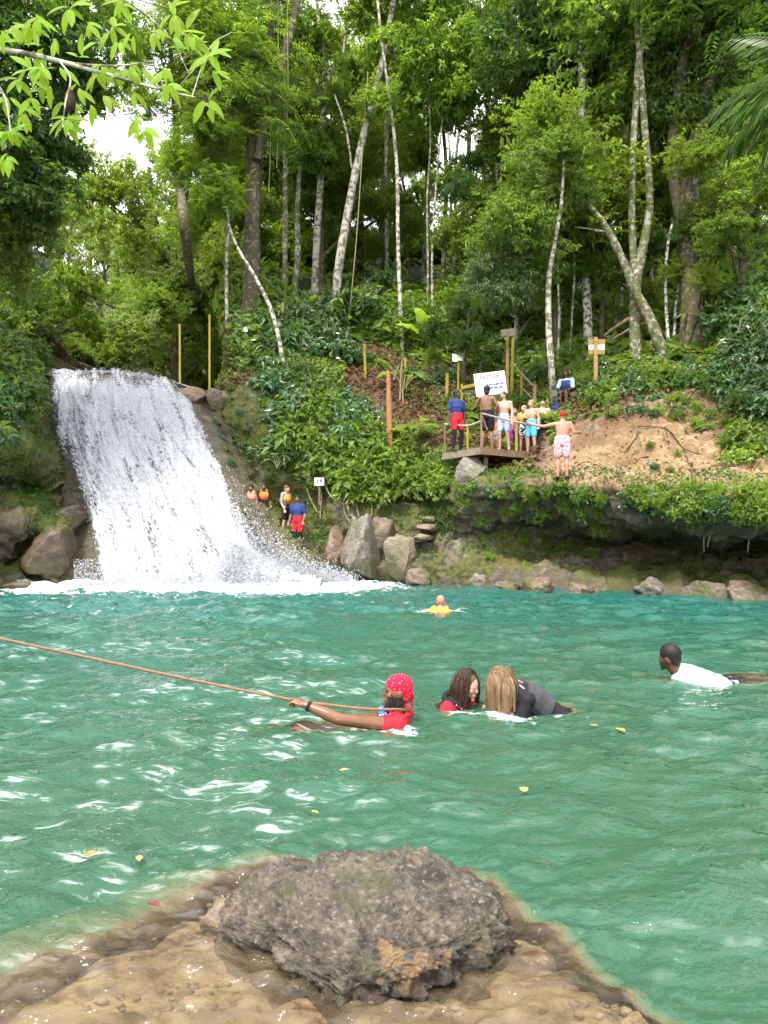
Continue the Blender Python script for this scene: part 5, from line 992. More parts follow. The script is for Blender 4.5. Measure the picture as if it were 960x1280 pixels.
# ------------------------------------------------------------------ plants with big single leaves
def big_leaf(seed, L, wid, bend, fold=.12):
    g = np.random.default_rng(seed); n = 12; t_ = np.linspace(0, 1, n); mb = MB()
    wv = wid*np.sin(np.clip(t_*.96+.04, 0, 1)*math.pi)**.62*(1-.25*t_)
    ang = bend*t_; dy = np.cumsum(np.concatenate([[0], np.cos(ang[:-1])]))*L/n; dz = -np.cumsum(np.concatenate([[0], np.sin(ang[:-1])]))*L/n
    rows = []
    for k, s in enumerate((-1, -.5, 0, .5, 1)):
        rows.append(np.stack([s*wv, dy, dz+fold*abs(s)*wv+.03*L*np.sin(t_*17+k)*abs(s)*wv/wid], -1))
    mb.add(np.stack(rows), grid_faces(5, n)[:, ::-1]); return mb.mesh('leaf', [M['leaf_bright']], True)
BLF = {'banana': [big_leaf(1, 1.25, .20, 1.3), big_leaf(2, 1.0, .19, .9), big_leaf(3, 1.1, .17, 1.7)], 'taro': [big_leaf(4, .62, .24, 1.1, .05), big_leaf(5, .5, .22, .8, .05)]}
def leaf_plant(px, py, kind, n, s, mats, label, Yo=0.0, elev=(.5, 1.25)):
    p, _n = T(px, py, 8, 5.0); p = p+np.array((0, -Yo, 0)); root = thing('broadleaf_plant', label, 'plant', tuple(p), R.uniform(0, 6))
    for k in range(n):
        a = k*2.4+R.uniform(-.3, .3); e = R.uniform(*elev); st = (.55 if kind == 'taro' else .3)*s*R.uniform(.8, 1.3)
        d = np.array((math.cos(a)*math.cos(e), math.sin(a)*math.cos(e), math.sin(e))); b = d*st
        o = place('leaf', R.choice(BLF[kind]), root, tuple(b)); o.scale = (s, s, s)
        e2 = e-(.75 if kind == 'taro' else .05); f = np.array((math.cos(a)*math.cos(e2), math.sin(a)*math.cos(e2), math.sin(e2))); sd = unit(np.cross(f, (0, 0, 1.0))); u_ = np.cross(sd, f)
        o.rotation_mode = 'QUATERNION'; o.rotation_quaternion = Matrix(np.array([sd, f, u_]).T.tolist()).to_quaternion(); recolour(o, R.choice(mats))
        mb = MB(); tube(mb, [(0, 0, -.1), tuple(b*.5+np.array((0, 0, .05*s))), tuple(b)], [.018*s, .014*s, .01*s], 5, 6); mb.build('stalk', M['vine'], root)
leaf_plant(525, 425, 'banana', 10, 1.25, ['leaf_bright', 'leaf_yellow'], 'lush banana like plant with long bright green leaves on the litter slope', 0)
leaf_plant(447, 412, 'banana', 6, .9, ['leaf_bright', 'leaf_pale'], 'smaller banana like plant with upright bright leaves below the white leaning trunk')
leaf_plant(506, 480, 'taro', 8, 1.1, ['leaf_pale', 'leaf_mid'], 'plant with big pale hanging heart shaped leaves right of the snapped brown post', .4)
leaf_plant(520, 545, 'taro', 9, 1.1, ['leaf_pale', 'leaf_mid', 'leaf_bright'], 'big leaved plant beside the snapped brown post above the shrubs', .3)
leaf_plant(420, 440, 'taro', 6, .8, ['leaf_pale', 'leaf_gloss'], 'round leaved pale plant among glossy shrubs under the white trunk', .4)
leaf_plant(490, 590, 'taro', 7, .7, ['leaf_pale', 'leaf_mid'], 'heart leaved plant low on the bank above the stone steps', .4)
leaf_plant(355, 575, 'taro', 7, .7, ['leaf_gloss', 'leaf_bright'], 'heart leaved plant on the cliff above the people at the falls', .3)
leaf_plant(885, 380, 'banana', 6, .8, ['leaf_yellow'], 'bright yellow green plant at the foot of the thick forked tree', .6)
leaf_plant(385, 385, 'banana', 5, .7, ['leaf_bright'], 'bright long leaved plant beside the slim pale forking trunk', .3)
# palm whose fronds reach in from the right
def frond_mesh(seed, L):
    g = np.random.default_rng(seed); mb = MB(); t_ = np.linspace(0, 1, 30); P = np.stack([0*t_, L*t_*(1-.12*t_), L*(.25*t_-.75*t_**2.2)], -1)
    tube(mb, P[::3], np.linspace(.03, .006, 10), 5, 16, 1); tg = unit(np.gradient(P, axis=0))
    for s in (-1, 1):
        pos = P[3:]; tt = t_[3:]; sd = np.array((s, 0, 0.0))
        leaves(mb, LEAF4, pos, sd*.8+tg[3:]*.75+np.array((0, 0, -.35))+.07*g.normal(size=pos.shape), np.array((0, 0, 1.0)), .85*L/2.6*np.sin(tt*2.6+.4)+.1, .07)
    return mb.mesh('frond', [M['leaf_mid'], M['vine']], False)
FR = [frond_mesh(1, 2.6), frond_mesh(2, 2.3)]
pc = q(1040, 120, 15.5)
palm = thing('palm_tree', 'palm tree whose dark green fronds arch in over the right slope', 'palm', (pc[0]+.4, 15.5, TH(pc[0]+.4, 15.5)-.2))
pb = np.array(palm.location); mb = MB(); tube(mb, [(0, 0, 0), tuple((pc-pb)*np.array((.3, .3, .5))), tuple(pc-pb)], [.2, .16, .12], 9, 20, 0, .1); mb.build('trunk', M['bark_dark'], palm)
for k, (a, e) in enumerate([(180, .35), (205, .1), (160, .0), (225, .55), (140, .5), (185, -.35), (250, .0), (100, .2), (20, .3), (320, .2), (200, .75)]):
    recolour(place('frond', FR[k % 2], palm, tuple(pc-pb), (e, 0, math.radians(a-90)), 1.0), R.choice(['leaf_mid', 'leaf_deep']))
# hanging roots under the ledge and on the cliff, vines in the forest
def hanging(name, pts, r, label, group, mat='root', cat='root'):
    mb = MB(); tube(mb, pts, r, 5, max(10, len(pts)*5), 0, .3, R.randint(0, 50)); o = mb.build(name, M[mat]); tag(o, label, cat, group)
for k, (px, y0, y1) in enumerate([(878, 640, 690), (886, 640, 684), (918, 632, 668), (812, 632, 655), (845, 640, 662), (868, 638, 660), (935, 640, 690), (900, 640, 664)]):
    Yb = 16.9-(px-868)*.009; hanging('hanging_root', [q(px, y0-14, Yb), q(px+R.uniform(-2, 2), (y0+y1)/2, Yb), q(px+R.uniform(-3, 3), y1, Yb)], [.035, .028, .012], 'pale root hanging from the ledge into the dark undercut', 'roots hanging under the ledge')
for k, pp in enumerate([((420, 588), (430, 610), (428, 640), (436, 665)), ((404, 590), (412, 620), (430, 628), (452, 620), (462, 640), (455, 668)), ((392, 590), (394, 612), (400, 650)), ((440, 600), (448, 630), (446, 660)), ((383, 585), (385, 610), (388, 640))]):
    Yb = T(*pp[-1], 9)[0][1]-.25; hanging('exposed_root', [T(x, y, 9)[0]+np.array((0, -.12, .04)) for x, y in pp], np.linspace(.035, .018, len(pp)), 'gnarled pale root exposed on the bank above the splashed boulders', 'exposed roots on the bank')
Yb = depth_at(440, 395)
hanging('liana', [q(436, 400, Yb-.6), q(441, 350, Yb-.6), q(447, 280, Yb-.6), q(453, 190, Yb-.5), q(460, 90, Yb-.4)], .022, 'long straight yellow green liana beside the white leaning trunk', None, 'vine', 'vine')
for k, (px, y0, y1) in enumerate([(346, 20, 210), (358, 60, 160), (822, 150, 330), (336, 110, 240)]):
    hanging('liana', [q(px, y1, 27), q(px+2, (y0+y1)/2, 27), q(px+1, y0-60, 27)], .016, ['thin liana hanging beside the limb of the thick dark trunk', 'thin liana hanging by the thick forked tree'][px > 800], ['lianas by the thick dark trunk', None][px > 800], 'vine', 'vine')
for k, pp in enumerate([((800, 530), (830, 532), (850, 552), (870, 560)), ((775, 560), (790, 540), (800, 530)), ((850, 552), (862, 575)), ((812, 512), (835, 505), (856, 540)), ((900, 560), (930, 500), (950, 470))]):
    hanging('surface_root', [T(x, y, 9, 5)[0]+np.array((0, -.01, .0)) for x, y in pp], .017, 'dark twisting root on the sandy ledge', 'roots on the sandy ledge', 'bark_dark')

# ------------------------------------------------------------------ branch with large leaves reaching out from the left, above the water
LF = []
for k in range(4):
    mb = MB(); n = 9; t_ = np.linspace(0, 1, n); wv = .20*np.sin((t_*.97+.03)*math.pi)**.75*(1-.2*t_); zz = -.22*(.6+.3*k)*t_**2
    mb.add(np.stack([np.stack([s*wv+.03*k*t_**2, t_, zz+.22*abs(s)*wv], -1) for s in (-1, 0, 1)]), grid_faces(3, n)[:, ::-1]); LF.append(mb.mesh('leaf', [M['leaf_yellow']], True))
bt = thing('overhanging_tree', 'tree on the left shore whose long branch of bright green leaves hangs over the water', 'tree', (-7.6, 5.2, .2))
bo = np.array(bt.location); mb = MB()
tube(mb, [(0, 0, -.4), (.1, 0, 2), (.5, -.1, 4), (.4, 0, 7)], [.28, .22, .18, .1], 9, 20, 0, .15)
YB = 5.0
main = [W(-7.1, 5.15, 4.3), q(-120, 50, YB), q(0, 62, YB), q(60, 73, YB), q(130, 92, YB), q(200, 112, YB), q(245, 122, YB)]
br = [(main, [.07, .03, .018, .016, .012, .008, .005]), ([q(70, 76, YB), q(100, 80, YB), q(150, 82, YB-.1), q(200, 75, YB-.15)], [.008, .007, .005, .003]),
      ([q(75, 77, YB), q(88, 98, YB-.1), q(82, 128, YB-.15), q(78, 160, YB-.15)], [.007, .006, .005, .003]), ([q(240, 121, YB), q(262, 60, YB+.1), q(290, 40, YB+.1)], [.004, .004, .002]),
      ([q(218, 116, YB), q(240, 90, YB), q(262, 70, YB-.1)], [.005, .004, .003]), ([q(-60, 56, YB), q(0, 110, YB-.2), q(14, 165, YB-.2)], [.012, .008, .004]),
      ([W(-7.1, 5.1, 5.2), q(-80, -40, YB), q(60, -8, YB), q(145, -6, YB), q(210, 10, YB)], [.06, .02, .012, .008, .004]), ([q(150, -6, YB), q(190, 25, YB), q(215, 50, YB), q(236, 92, YB)], [.008, .007, .006, .004])]
for pp, rr in br: tube(mb, [np.asarray(p)-bo for p in pp], rr, 6, len(pp)*5)
mb.build('trunk', M['bark_pale'], bt)
def spray_of_leaves(px, py, n, L, ang0, dang, Y=YB):
    for k in range(n):
        a = math.radians(ang0+dang*(k-(n-1)/2)+R.uniform(-12, 12)); d = np.array((math.cos(a), R.uniform(-.5, .25), math.sin(a)-.12)); d = unit(d)
        nrm_ = unit(np.array((R.uniform(-.3, .3), -.75, .55))); sd = unit(np.cross(d, nrm_)); u_ = np.cross(sd, d)
        o = place('leaf', R.choice(LF), bt, tuple(q(px+R.uniform(-4, 4), py+R.uniform(-4, 4), Y+R.uniform(-.12, .12))-bo)); s = L*R.uniform(.7, 1.08); o.scale = (s, s, s)
        o.rotation_mode = 'QUATERNION'; o.rotation_quaternion = Matrix(np.array([sd, d, u_]).T.tolist()).to_quaternion(); recolour(o, R.choice(['leaf_branch']))
for (px, py, n, L, a, da) in [(262, 68, 7, .17, -10, 48), (258, 128, 6, .15, -60, 45), (212, 112, 4, .13, -70, 50), (240, 60, 5, .14, 60, 45), (140, 36, 6, .15, 0, 45), (150, 50, 4, .13, -50, 40), (82, 150, 7, .16, -90, 34), (78, 130, 4, .15, -30, 60), (60, 110, 5, .14, 180, 35), (35, 85, 5, .14, 150, 50), (20, 100, 4, .14, -110, 40), (14, 165, 8, .13, -70, 34), (8, 195, 5, .13, -85, 30), (30, 140, 5, .13, -40, 40), (215, 18, 7, .16, -20, 45), (88, 12, 6, .15, -60, 40), (150, 2, 5, .15, -90, 40), (120, 92, 4, .14, -70, 50), (170, 148, 4, .13, -60, 45), (182, 160, 4, .13, -90, 40), (100, 70, 4, .13, 80, 50), (30, 55, 5, .15, 90, 45), (160, 90, 4, .13, -90, 40), (232, 40, 5, .15, 20, 45), (45, 22, 5, .15, -80, 40), (5, 40, 4, .16, -30, 40), (196, 108, 3, .13, 60, 50), (270, 90, 3, .14, -20, 40)]:
    spray_of_leaves(px, py, n, L, a, da)
for k in range(26):
    spray_of_leaves(R.uniform(0, 225), R.uniform(25, 135), R.randint(2, 4), .13, R.uniform(-110, -30), 42, YB+R.uniform(-.25, .3))
# two dry pods hanging from the branch
for (px, py, s) in [(88, 128, .075), (256, 130, .06)]:
    V, Fc = ICO[3]; d = 1+.3*fbm(V*2.5+px, 3, 5, .5, True); mb = MB(); mb.add(V*d[:, None]*np.array((.4, .4, .95))*s, Fc); o = mb.build('dry_pod', simple_mat('dry_pod', (.035, .02, .014), .9), bt); o.location = tuple(q(px, py, YB)-bo)
# ------------------------------------------------------------------ pool water
wx = np.sinh(np.linspace(-1, 1, 430)*3.1)/math.sinh(3.1)*12.4
wy = np.concatenate([np.linspace(-8, 1.0, 40, endpoint=False), np.exp(np.linspace(0, math.log(23.4), 520))])
X, Y_ = np.meshgrid(wx, wy, indexing='ij')
rw = np.random.default_rng(5); Z = 0*X
fallbase = np.array([-5.6, 20.2])
dist = np.hypot(X-np.clip(X, -8.2, -2.6), Y_-20.2)                # distance to the foot of the falls
patch = .75+.5*fbm(np.stack([X*.35, Y_*.35, 0*X], -1), 3, 91)
near = sstep(14, 3, Y_)
for k in range(64):
    lam = .15*(2.0/.15)**rw.random()**1.15; kk = 2*math.pi/lam
    th = math.atan2(-1, .30)+rw.normal()*.50                      # running away from the falls
    amp = .0090*lam**.80*(1.0+.5*rw.random())
    ph = (X*math.cos(th)+Y_*math.sin(th))*kk+rw.random()*6.28+1.6*vnoise(np.stack([X*.5, Y_*.5, 0*X+k], -1), k)
    g = np.sin(ph); Z += amp*(g+.28*np.cos(2*ph))
Z *= patch*(1+.35*sstep(.3, -1.5, X)*sstep(2.4, 3.2, Y_))*(.75+.25*sstep(2.2, 3.4, Y_))*(1-.28*sstep(-.2, 1.4, X)*near)*(.62+.30*sstep(4, 14, Y_)+.5*np.exp(-dist/3.0))
p3 = np.stack([X, Y_, 0*X], -1)
Z += .05*np.exp(-dist/1.0)*fbm(p3*1.8, 4, 95)
Z += .010*fbm(p3*np.array((3.0, 4.2, 1)), 3, 97, .5, True)*patch*near
_sh = sstep(.5, -.1, poly_sd(X, Y_, shelf))
for k in range(22):                                               # short steep ripples over the shallows
    lam = rw.uniform(.055, .16); th = rw.uniform(0, 6.28); Z += _sh*.020*lam*np.sin((X*math.cos(th)+Y_*math.sin(th))*2*math.pi/lam+rw.random()*6.28+2.5*vnoise(np.stack([X*2.5, Y_*2.5, 0*X+k], -1), k))
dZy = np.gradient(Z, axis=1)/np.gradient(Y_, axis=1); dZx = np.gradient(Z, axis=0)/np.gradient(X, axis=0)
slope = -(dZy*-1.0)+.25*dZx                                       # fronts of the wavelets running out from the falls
painted_glint = (1-.9*_sh)*(.09+.50*sstep(.5, -1.0, X)*near)*sstep(.24, .40, slope+.12*fbm(p3*np.array((2.0, 3.2, 1)), 3, 141))*sstep(-.35, .25, fbm(p3*np.array((.55, .8, 1)), 3, 143)+.35*sstep(.5, -1.6, X)*near)  # white painted on wave fronts in place of sky and waterfall reflections
print('slope rms', slope.std(), 'painted glint mean', painted_glint.mean())
dep = Z-bed(X, Y_)
for o in SUBMERGED+[hero]:                                        # shallower where something lies just below the surface
    me = o.data; n = len(me.vertices); V = np.empty(n*3, np.float32); me.vertices.foreach_get('co', V); V = V.reshape(-1, 3)
    mw = np.array(o.matrix_world); V = V@mw[:3, :3].T+mw[:3, 3]
    lo, hi = V.min(0), V.max(0)
    if lo[2] > .02: continue
    bt = BVHTree.FromPolygons([tuple(v) for v in V], [tuple(p.vertices) for p in me.polygons])
    ii = np.argwhere((X > lo[0]) & (X < hi[0]) & (Y_ > lo[1]) & (Y_ < hi[1]))
    for i, j in ii:
        h = bt.ray_cast(Vector((X[i, j], Y_[i, j], Z[i, j])), Vector((0, 0, -1)), 1.2)
        if h[0] is not None: dep[i, j] = min(dep[i, j], h[3])
foam = np.clip(.17+.12*fbm(p3*np.array((.5, .8, 1)), 3, 131)+1.2*np.exp(-dist/1.1)+.55*np.exp(-dist/3.6), 0, 1)*sstep(-12, -8.3, X)
# churned water round the swimmers
churn = 0*X
for (cx_, cy_, r_, a_) in CHURN:
    churn = np.maximum(churn, a_*np.exp(-((X-cx_)**2+(Y_-cy_)**2)/r_**2))
Z += .018*churn*fbm(p3*9, 3, 99, .6, True)
def FLOATZ(x, y):
    i, j = np.argmin(abs(wx-x)), np.argmin(abs(wy-y)); return float(Z[max(0, i-1):i+2, max(0, j-1):j+2].max())
mb = MB(); mb.add(np.stack([X, Y_, Z], -1), grid_faces(*X.shape))
t = NT('pool_water'); P_ = t.pos()
d = t.attr('depth'); fo = t.attr('foam'); ch = t.attr('churn')
op = t.math('SUBTRACT', 1.0, t.math('POWER', 2.718, t.math('MULTIPLY', d, -4.4)))
n1 = t.noise(P_, .45, 4, .5); sy = t.n('ShaderNodeSeparateXYZ'); t.l(P_, sy.inputs[0])
milky = t.math('ADD', t.math('MULTIPLY', sy.outputs[1], .045), t.math('MULTIPLY_ADD', n1, .6, -.3))   # the falls stir pale silt into the far half
body = t.ramp(milky, [(.08, (.028, .080, .043)), (.38, (.024, .090, .058)), (.75, (.018, .102, .085))])
body = t.mix(t.ramp(d, [(.3, 1.0), (1.1, 0.0)]), body, t.mix(t.ramp(d, [(.12, 0.0), (.38, 1.0)]), (.190, .140, .078), (.105, .122, .060)))
df = t.n('ShaderNodeBsdfDiffuse'); t.l(body, df.inputs[0])
tp = t.n('ShaderNodeBsdfTransparent'); t.l(t.mix(op, (.96, .97, .93), (.62, .86, .70)), tp.inputs[0])
mx = t.n('ShaderNodeMixShader'); t.l(op, mx.inputs[0]); t.l(tp.outputs[0], mx.inputs[1]); t.l(df.outputs[0], mx.inputs[2])
b1 = t.noise(t.pos((1, 1.25, 1)), 7, 4, .55, .6); b2 = t.noise(t.pos((1, 1.3, 1)), 26, 3, .5, .4)
bm_ = t.bump(t.math('ADD', b1, t.math('MULTIPLY', b2, .36)), .6, .055)
gl = t.n('ShaderNodeBsdfGlossy'); gl.inputs['Roughness'].default_value = .035; t.l(bm_, gl.inputs['Normal']); gl.inputs[0].default_value = (1, 1, 1, 1)
fr = t.n('ShaderNodeFresnel'); fr.inputs[0].default_value = 1.333; t.l(bm_, fr.inputs['Normal'])
sf = t.n('ShaderNodeMixShader'); t.l(fr.outputs[0], sf.inputs[0]); t.l(mx.outputs[0], sf.inputs[1]); t.l(gl.outputs[0], sf.inputs[2])
# foam: broken white patches, dense at the foot of the falls
fn = t.noise(t.pos((1, 1.9, 1)), 3.2, 8, .66, 1.2); fn2 = t.noise(t.pos((1, 1.6, 1)), 11, 6, .7, .8)
ff = t.math('ADD', t.math('MULTIPLY', fn, .65), t.math('MULTIPLY', fn2, .35))
thr = t.math('MULTIPLY_ADD', t.math('MAXIMUM', fo, t.math('MULTIPLY', ch, .72)), -.62, .80)
fm = t.n('ShaderNodeMapRange', interpolation_type='SMOOTHSTEP'); t.l(ff, fm.inputs[0]); t.l(thr, fm.inputs[1]); t.l(t.math('ADD', thr, .11), fm.inputs[2])
fd = t.pbr((.66, .70, .71), .6)
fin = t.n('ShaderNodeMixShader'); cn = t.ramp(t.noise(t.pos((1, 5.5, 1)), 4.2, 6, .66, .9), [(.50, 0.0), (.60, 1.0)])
t.l(t.math('MULTIPLY', t.math('MAXIMUM', fm.outputs[0], t.math('MULTIPLY', t.attr('painted_glint'), cn)), .88), fin.inputs[0]); t.l(sf.outputs[0], fin.inputs[1]); t.l(fd, fin.inputs[2])  # real foam, plus the painted streaks that imitate reflections
M['water'] = t.done(fin.outputs[0])
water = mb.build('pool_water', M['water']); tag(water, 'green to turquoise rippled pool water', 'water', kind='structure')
for k, a in (('depth', np.maximum(dep, 0)), ('foam', foam), ('churn', churn), ('painted_glint', painted_glint)): fattr(water.data, k, a)

# ------------------------------------------------------------------ the waterfall
def fall_surface(nu, nv, lift, ext=.0, seed=0, amp=1.0):
    L, C, Rr = catmull(FALL_L, nv), catmull(FALL_C, nv), catmull(FALL_R, nv)
    u = np.linspace(-ext, 1+ext, nu)[:, None, None]
    P = L*(2*(u-.5)*(u-1))+C*(4*u*(1-u))+Rr*(2*u*(u-.5))
    v = np.linspace(0, 1, nv)
    n = gnormal(P); n = n*np.sign(-n[..., 1:2])
    uu = np.broadcast_to(np.linspace(0, 1, nu)[:, None]*5.0, (nu, nv)); vv = np.broadcast_to(v[None]*8.0, (nu, nv))
    s = np.stack([uu*1.7+.25*vv, vv*.35, 0*uu], -1)
    d = .16*fbm(s, 4, seed+1, .55, True)+.055*fbm(np.stack([uu*7, vv*1.7, 0*uu], -1), 4, seed+2, .6)+.05*fbm(np.stack([uu*16, vv*8, 0*uu], -1), 3, seed+3, .6)*sstep(.05, .4, v)[None]
    P = P+n*(lift+d*amp)[..., None]
    return P, uu, vv, n
falls = thing('waterfall', 'broad white waterfall sliding down a rounded rock slope into the pool', 'waterfall', tuple(q(215, 736, 20.3)))
_o = np.array(falls.location)
t = NT('falling_water'); a_u, a_v = t.attr('fu'), t.attr('fv')
cmb = t.n('ShaderNodeCombineXYZ'); t.l(a_u, cmb.inputs[0]); t.l(t.math('MULTIPLY', a_v, .22), cmb.inputs[1])
cm2 = t.n('ShaderNodeCombineXYZ'); t.l(a_u, cm2.inputs[0]); t.l(t.math('MULTIPLY', a_v, .62), cm2.inputs[1])
s1 = t.noise(cmb.outputs[0], 4.5, 7, .62, .3); s2 = t.noise(cm2.outputs[0], 17, 6, .72); s3 = t.noise(cmb.outputs[0], 1.4, 3, .5)
mixv = t.math('ADD', t.math('MULTIPLY', s1, .45), t.math('MULTIPLY', s2, .55))
col = t.ramp(mixv, [(.35, (.28, .275, .325)), (.46, (.52, .525, .58)), (.57, (.62, .64, .69))])
wt = t.pbr(col, .45, t.bump(mixv, .8, .12), .5)
tl = t.n('ShaderNodeBsdfTranslucent'); tl.inputs[0].default_value = (.50, .53, .58, 1)
m1 = t.n('ShaderNodeMixShader'); m1.inputs[0].default_value = .22; t.l(wt, m1.inputs[1]); t.l(tl.outputs[0], m1.inputs[2])
tr = t.n('ShaderNodeBsdfTransparent')
hole = t.attr('hole')
al = t.n('ShaderNodeMapRange'); t.l(t.math('ADD', mixv, t.math('MULTIPLY', s3, .25)), al.inputs[0]); t.l(hole, al.inputs[1]); t.l(t.math('ADD', hole, .09), al.inputs[2])
m2 = t.n('ShaderNodeMixShader'); t.l(al.outputs[0], m2.inputs[0]); t.l(tr.outputs[0], m2.inputs[1]); t.l(m1.outputs[0], m2.inputs[2])
M['falls'] = t.done(m2.outputs[0])
def sheet(nu, nv, lift, ext, seed, base_hole, edge_hole, amp=1.0):
    P, uu, vv, n = fall_surface(nu, nv, lift, ext, seed, amp)
    mb = MB(); mb.add(P-_o, grid_faces(nu, nv)); o = mb.build('water_sheet', M['falls'], falls)
    un_, vn_ = uu/5, vv/8
    e = np.minimum(un_, 1-un_); edge = sstep(.13, .0, e)
    top = sstep(.16, .0, vn_)*(1-sstep(.25, .5, abs(un_-.55)))       # thin clear water rolling over the lip
    left = sstep(.16, .02, un_)*sstep(.35, .6, vn_)
    hole = base_hole+edge_hole*edge+.13*top+.12*left
    for k, a in (('fu', uu), ('fv', vv), ('hole', hole)): fattr(o.data, k, a)
    return P, n
P0, N0 = sheet(190, 230, .03, .0, 1, .50, .30)
P1, N1 = sheet(170, 200, .12, .0, 5, .66, .40, 1.1)
P2, N2 = sheet(150, 180, .20, -.01, 9, .73, .40, 1.1)
# upstream water rolling to the lip
nu, nv = 60, 60
L0, C0, R0 = FALL_L[0], FALL_C[0], FALL_R[0]
u = np.linspace(0, 1, nu)[:, None, None]; lip = L0*(2*(u-.5)*(u-1))+C0*(4*u*(1-u))+R0*(2*u*(u-.5))
vv = np.linspace(0, 1, nv)[None, :, None]
P = lip+vv*np.array((0, 9.0, .25))+np.array((0, 0, .12))-np.array((0, 0, .10))*np.exp(-vv*9)+(.05*fbm(np.concatenate([lip[..., :1]+0*vv, 0*u+vv*9, 0*u+0*vv], -1)*2.2, 4, 15))[..., None]*np.array((0, 0, 1))
mb = MB(); mb.add(P-_o, grid_faces(nu, nv)); o = mb.build('upstream_water', M['falls'], falls)
fattr(o.data, 'fu', np.broadcast_to(u[..., 0]*5, (nu, nv))); fattr(o.data, 'fv', np.broadcast_to(-vv[..., 0]*6, (nu, nv))); fattr(o.data, 'hole', np.full((nu, nv), .40))
# drops and flecks thrown off the sheet, and the spray at its foot
t = NT('spray'); tl = t.n('ShaderNodeBsdfTranslucent'); tl.inputs[0].default_value = (.68, .71, .76, 1)
m = t.n('ShaderNodeMixShader'); m.inputs[0].default_value = .4; t.l(t.pbr((.74, .76, .80), .3), m.inputs[1]); t.l(tl.outputs[0], m.inputs[2]); M['spray'] = t.done(m.outputs[0])
OCT = np.array([[1, 0, 0], [-1, 0, 0], [0, 1, 0], [0, -1, 0], [0, 0, 1], [0, 0, -1]], float)
OCTF = np.array([[0, 2, 4], [2, 1, 4], [1, 3, 4], [3, 0, 4], [2, 0, 5], [1, 2, 5], [3, 1, 5], [0, 3, 5]])
def drops(name, pos, size, parent, stretch=None):
    n = len(pos); a = NR.normal(size=(n, 3)); a = unit(a) if stretch is None else unit(stretch+.35*NR.normal(size=(n, 3)))
    b = unit(np.cross(a, NR.normal(size=(n, 3)))); c = np.cross(a, b)
    st = 1.0+1.6*NR.random(n)
    V = pos[:, None]+size[:, None, None]*(OCT[None, :, 0:1]*(a*st[:, None])[:, None]+OCT[None, :, 1:2]*b[:, None]+OCT[None, :, 2:3]*c[:, None])
    F_ = (np.arange(n)*6)[:, None, None]+OCTF[None]
    mb = MB(); mb.add(V.reshape(-1, 3)-_o, F_.reshape(-1, 3)); o = mb.build(name, M['spray'], parent); return tag(o, kind='stuff')
n = 9000; iu = (10+NR.beta(1.6, 1.6, n)*129).astype(int); iv = (8+NR.random(n)**.75*170).astype(int)
pos = P2[iu, iv]+N2[iu, iv]*(NR.random(n)[:, None]**2*.22-.05)+NR.normal(size=(n, 3))*.02
flow = unit(P2[iu, np.minimum(iv+1, 179)]-P2[iu, iv])
drops('water_drops', pos, .005+.012*NR.random(n)**2, falls, flow)
pos = []
for k in range(40000):
    if k % 7 < 2: px = R.uniform(92, 345); h = R.random()**2.2*.75; Yb = 19.95-R.random()*.25
    else:
        f = R.random()**1.15; px = 275+165*f+R.gauss(0, 6); h = abs(R.gauss(0, .46))*(2.2*(1-f)**1.5+.34); Yb = 20.2+f*1.2-R.random()*.5
    pos.append(q(px, HZ+F*CAMZ/Yb, Yb)+np.array((0, 0, h)))
drops('spray', np.array(pos), .004+.013*NR.random(40000)**2.2, falls)
# churned lobe of white water running out to the right of the main sheet
ff_ = np.linspace(0, 1, 70); lob = np.array([q(300+130*a, 0, 21.7-.4*a) for a in ff_]); lob[:, 2] = 2.1*(1-ff_)**2.4+.22
nv = 60; vv = np.linspace(0, 1, nv)
ft = lob.copy(); ft[:, 1] = np.linspace(20.3, 20.9, 70); ft[:, 2] = -.05; ft[:, 0] -= np.linspace(.0, .1, 70)
P = lob[:, None]*(1-vv[None, :, None])+ft[:, None]*vv[None, :, None]
P[..., 1] -= .35*np.sin(vv*math.pi)[None]; 
P = P+gnormal(P)*np.sign(-gnormal(P)[..., 1:2])*(.16*fbm(P*2.4, 4, 111, .6, True)+.10*fbm(P*9, 3, 113, .6))[..., None]
M['splash'] = M['falls'].copy(); _r = [x for x in M['splash'].node_tree.nodes if x.type == 'VALTORGB'][0].color_ramp.elements
for e_, c_ in zip(_r, (.62, .78, .86)): e_.color = (c_, c_*1.01, c_*1.04, 1)
for k, (off, hb) in enumerate(((0.0, .30), (-.14, .46), (-.28, .56))):
    Pk = P+np.array((0, off, .05*k)); mb = MB(); mb.add(Pk-_o, grid_faces(70, nv)); o = mb.build('side_splash', M['splash'], falls)
    fattr(o.data, 'fu', np.broadcast_to(np.linspace(0, 2.4, 70)[:, None], (70, nv))); fattr(o.data, 'fv', np.broadcast_to(vv[None]*2.2, (70, nv)))
    fattr(o.data, 'hole', np.broadcast_to(hb+.70*sstep(.6, 0, vv)[None]+.5*sstep(.7, 1.0, np.linspace(0, 1, 70))[:, None], (70, nv)))
t = NT('froth'); fn = t.noise(t.pos((1, 1.4, 1)), 9, 7, .7, .6); M['froth'] = t.done(t.pbr(t.ramp(fn, [(.38, (.30, .42, .42)), (.52, (.62, .66, .67))]), .5, t.bump(fn, .8, .06)))
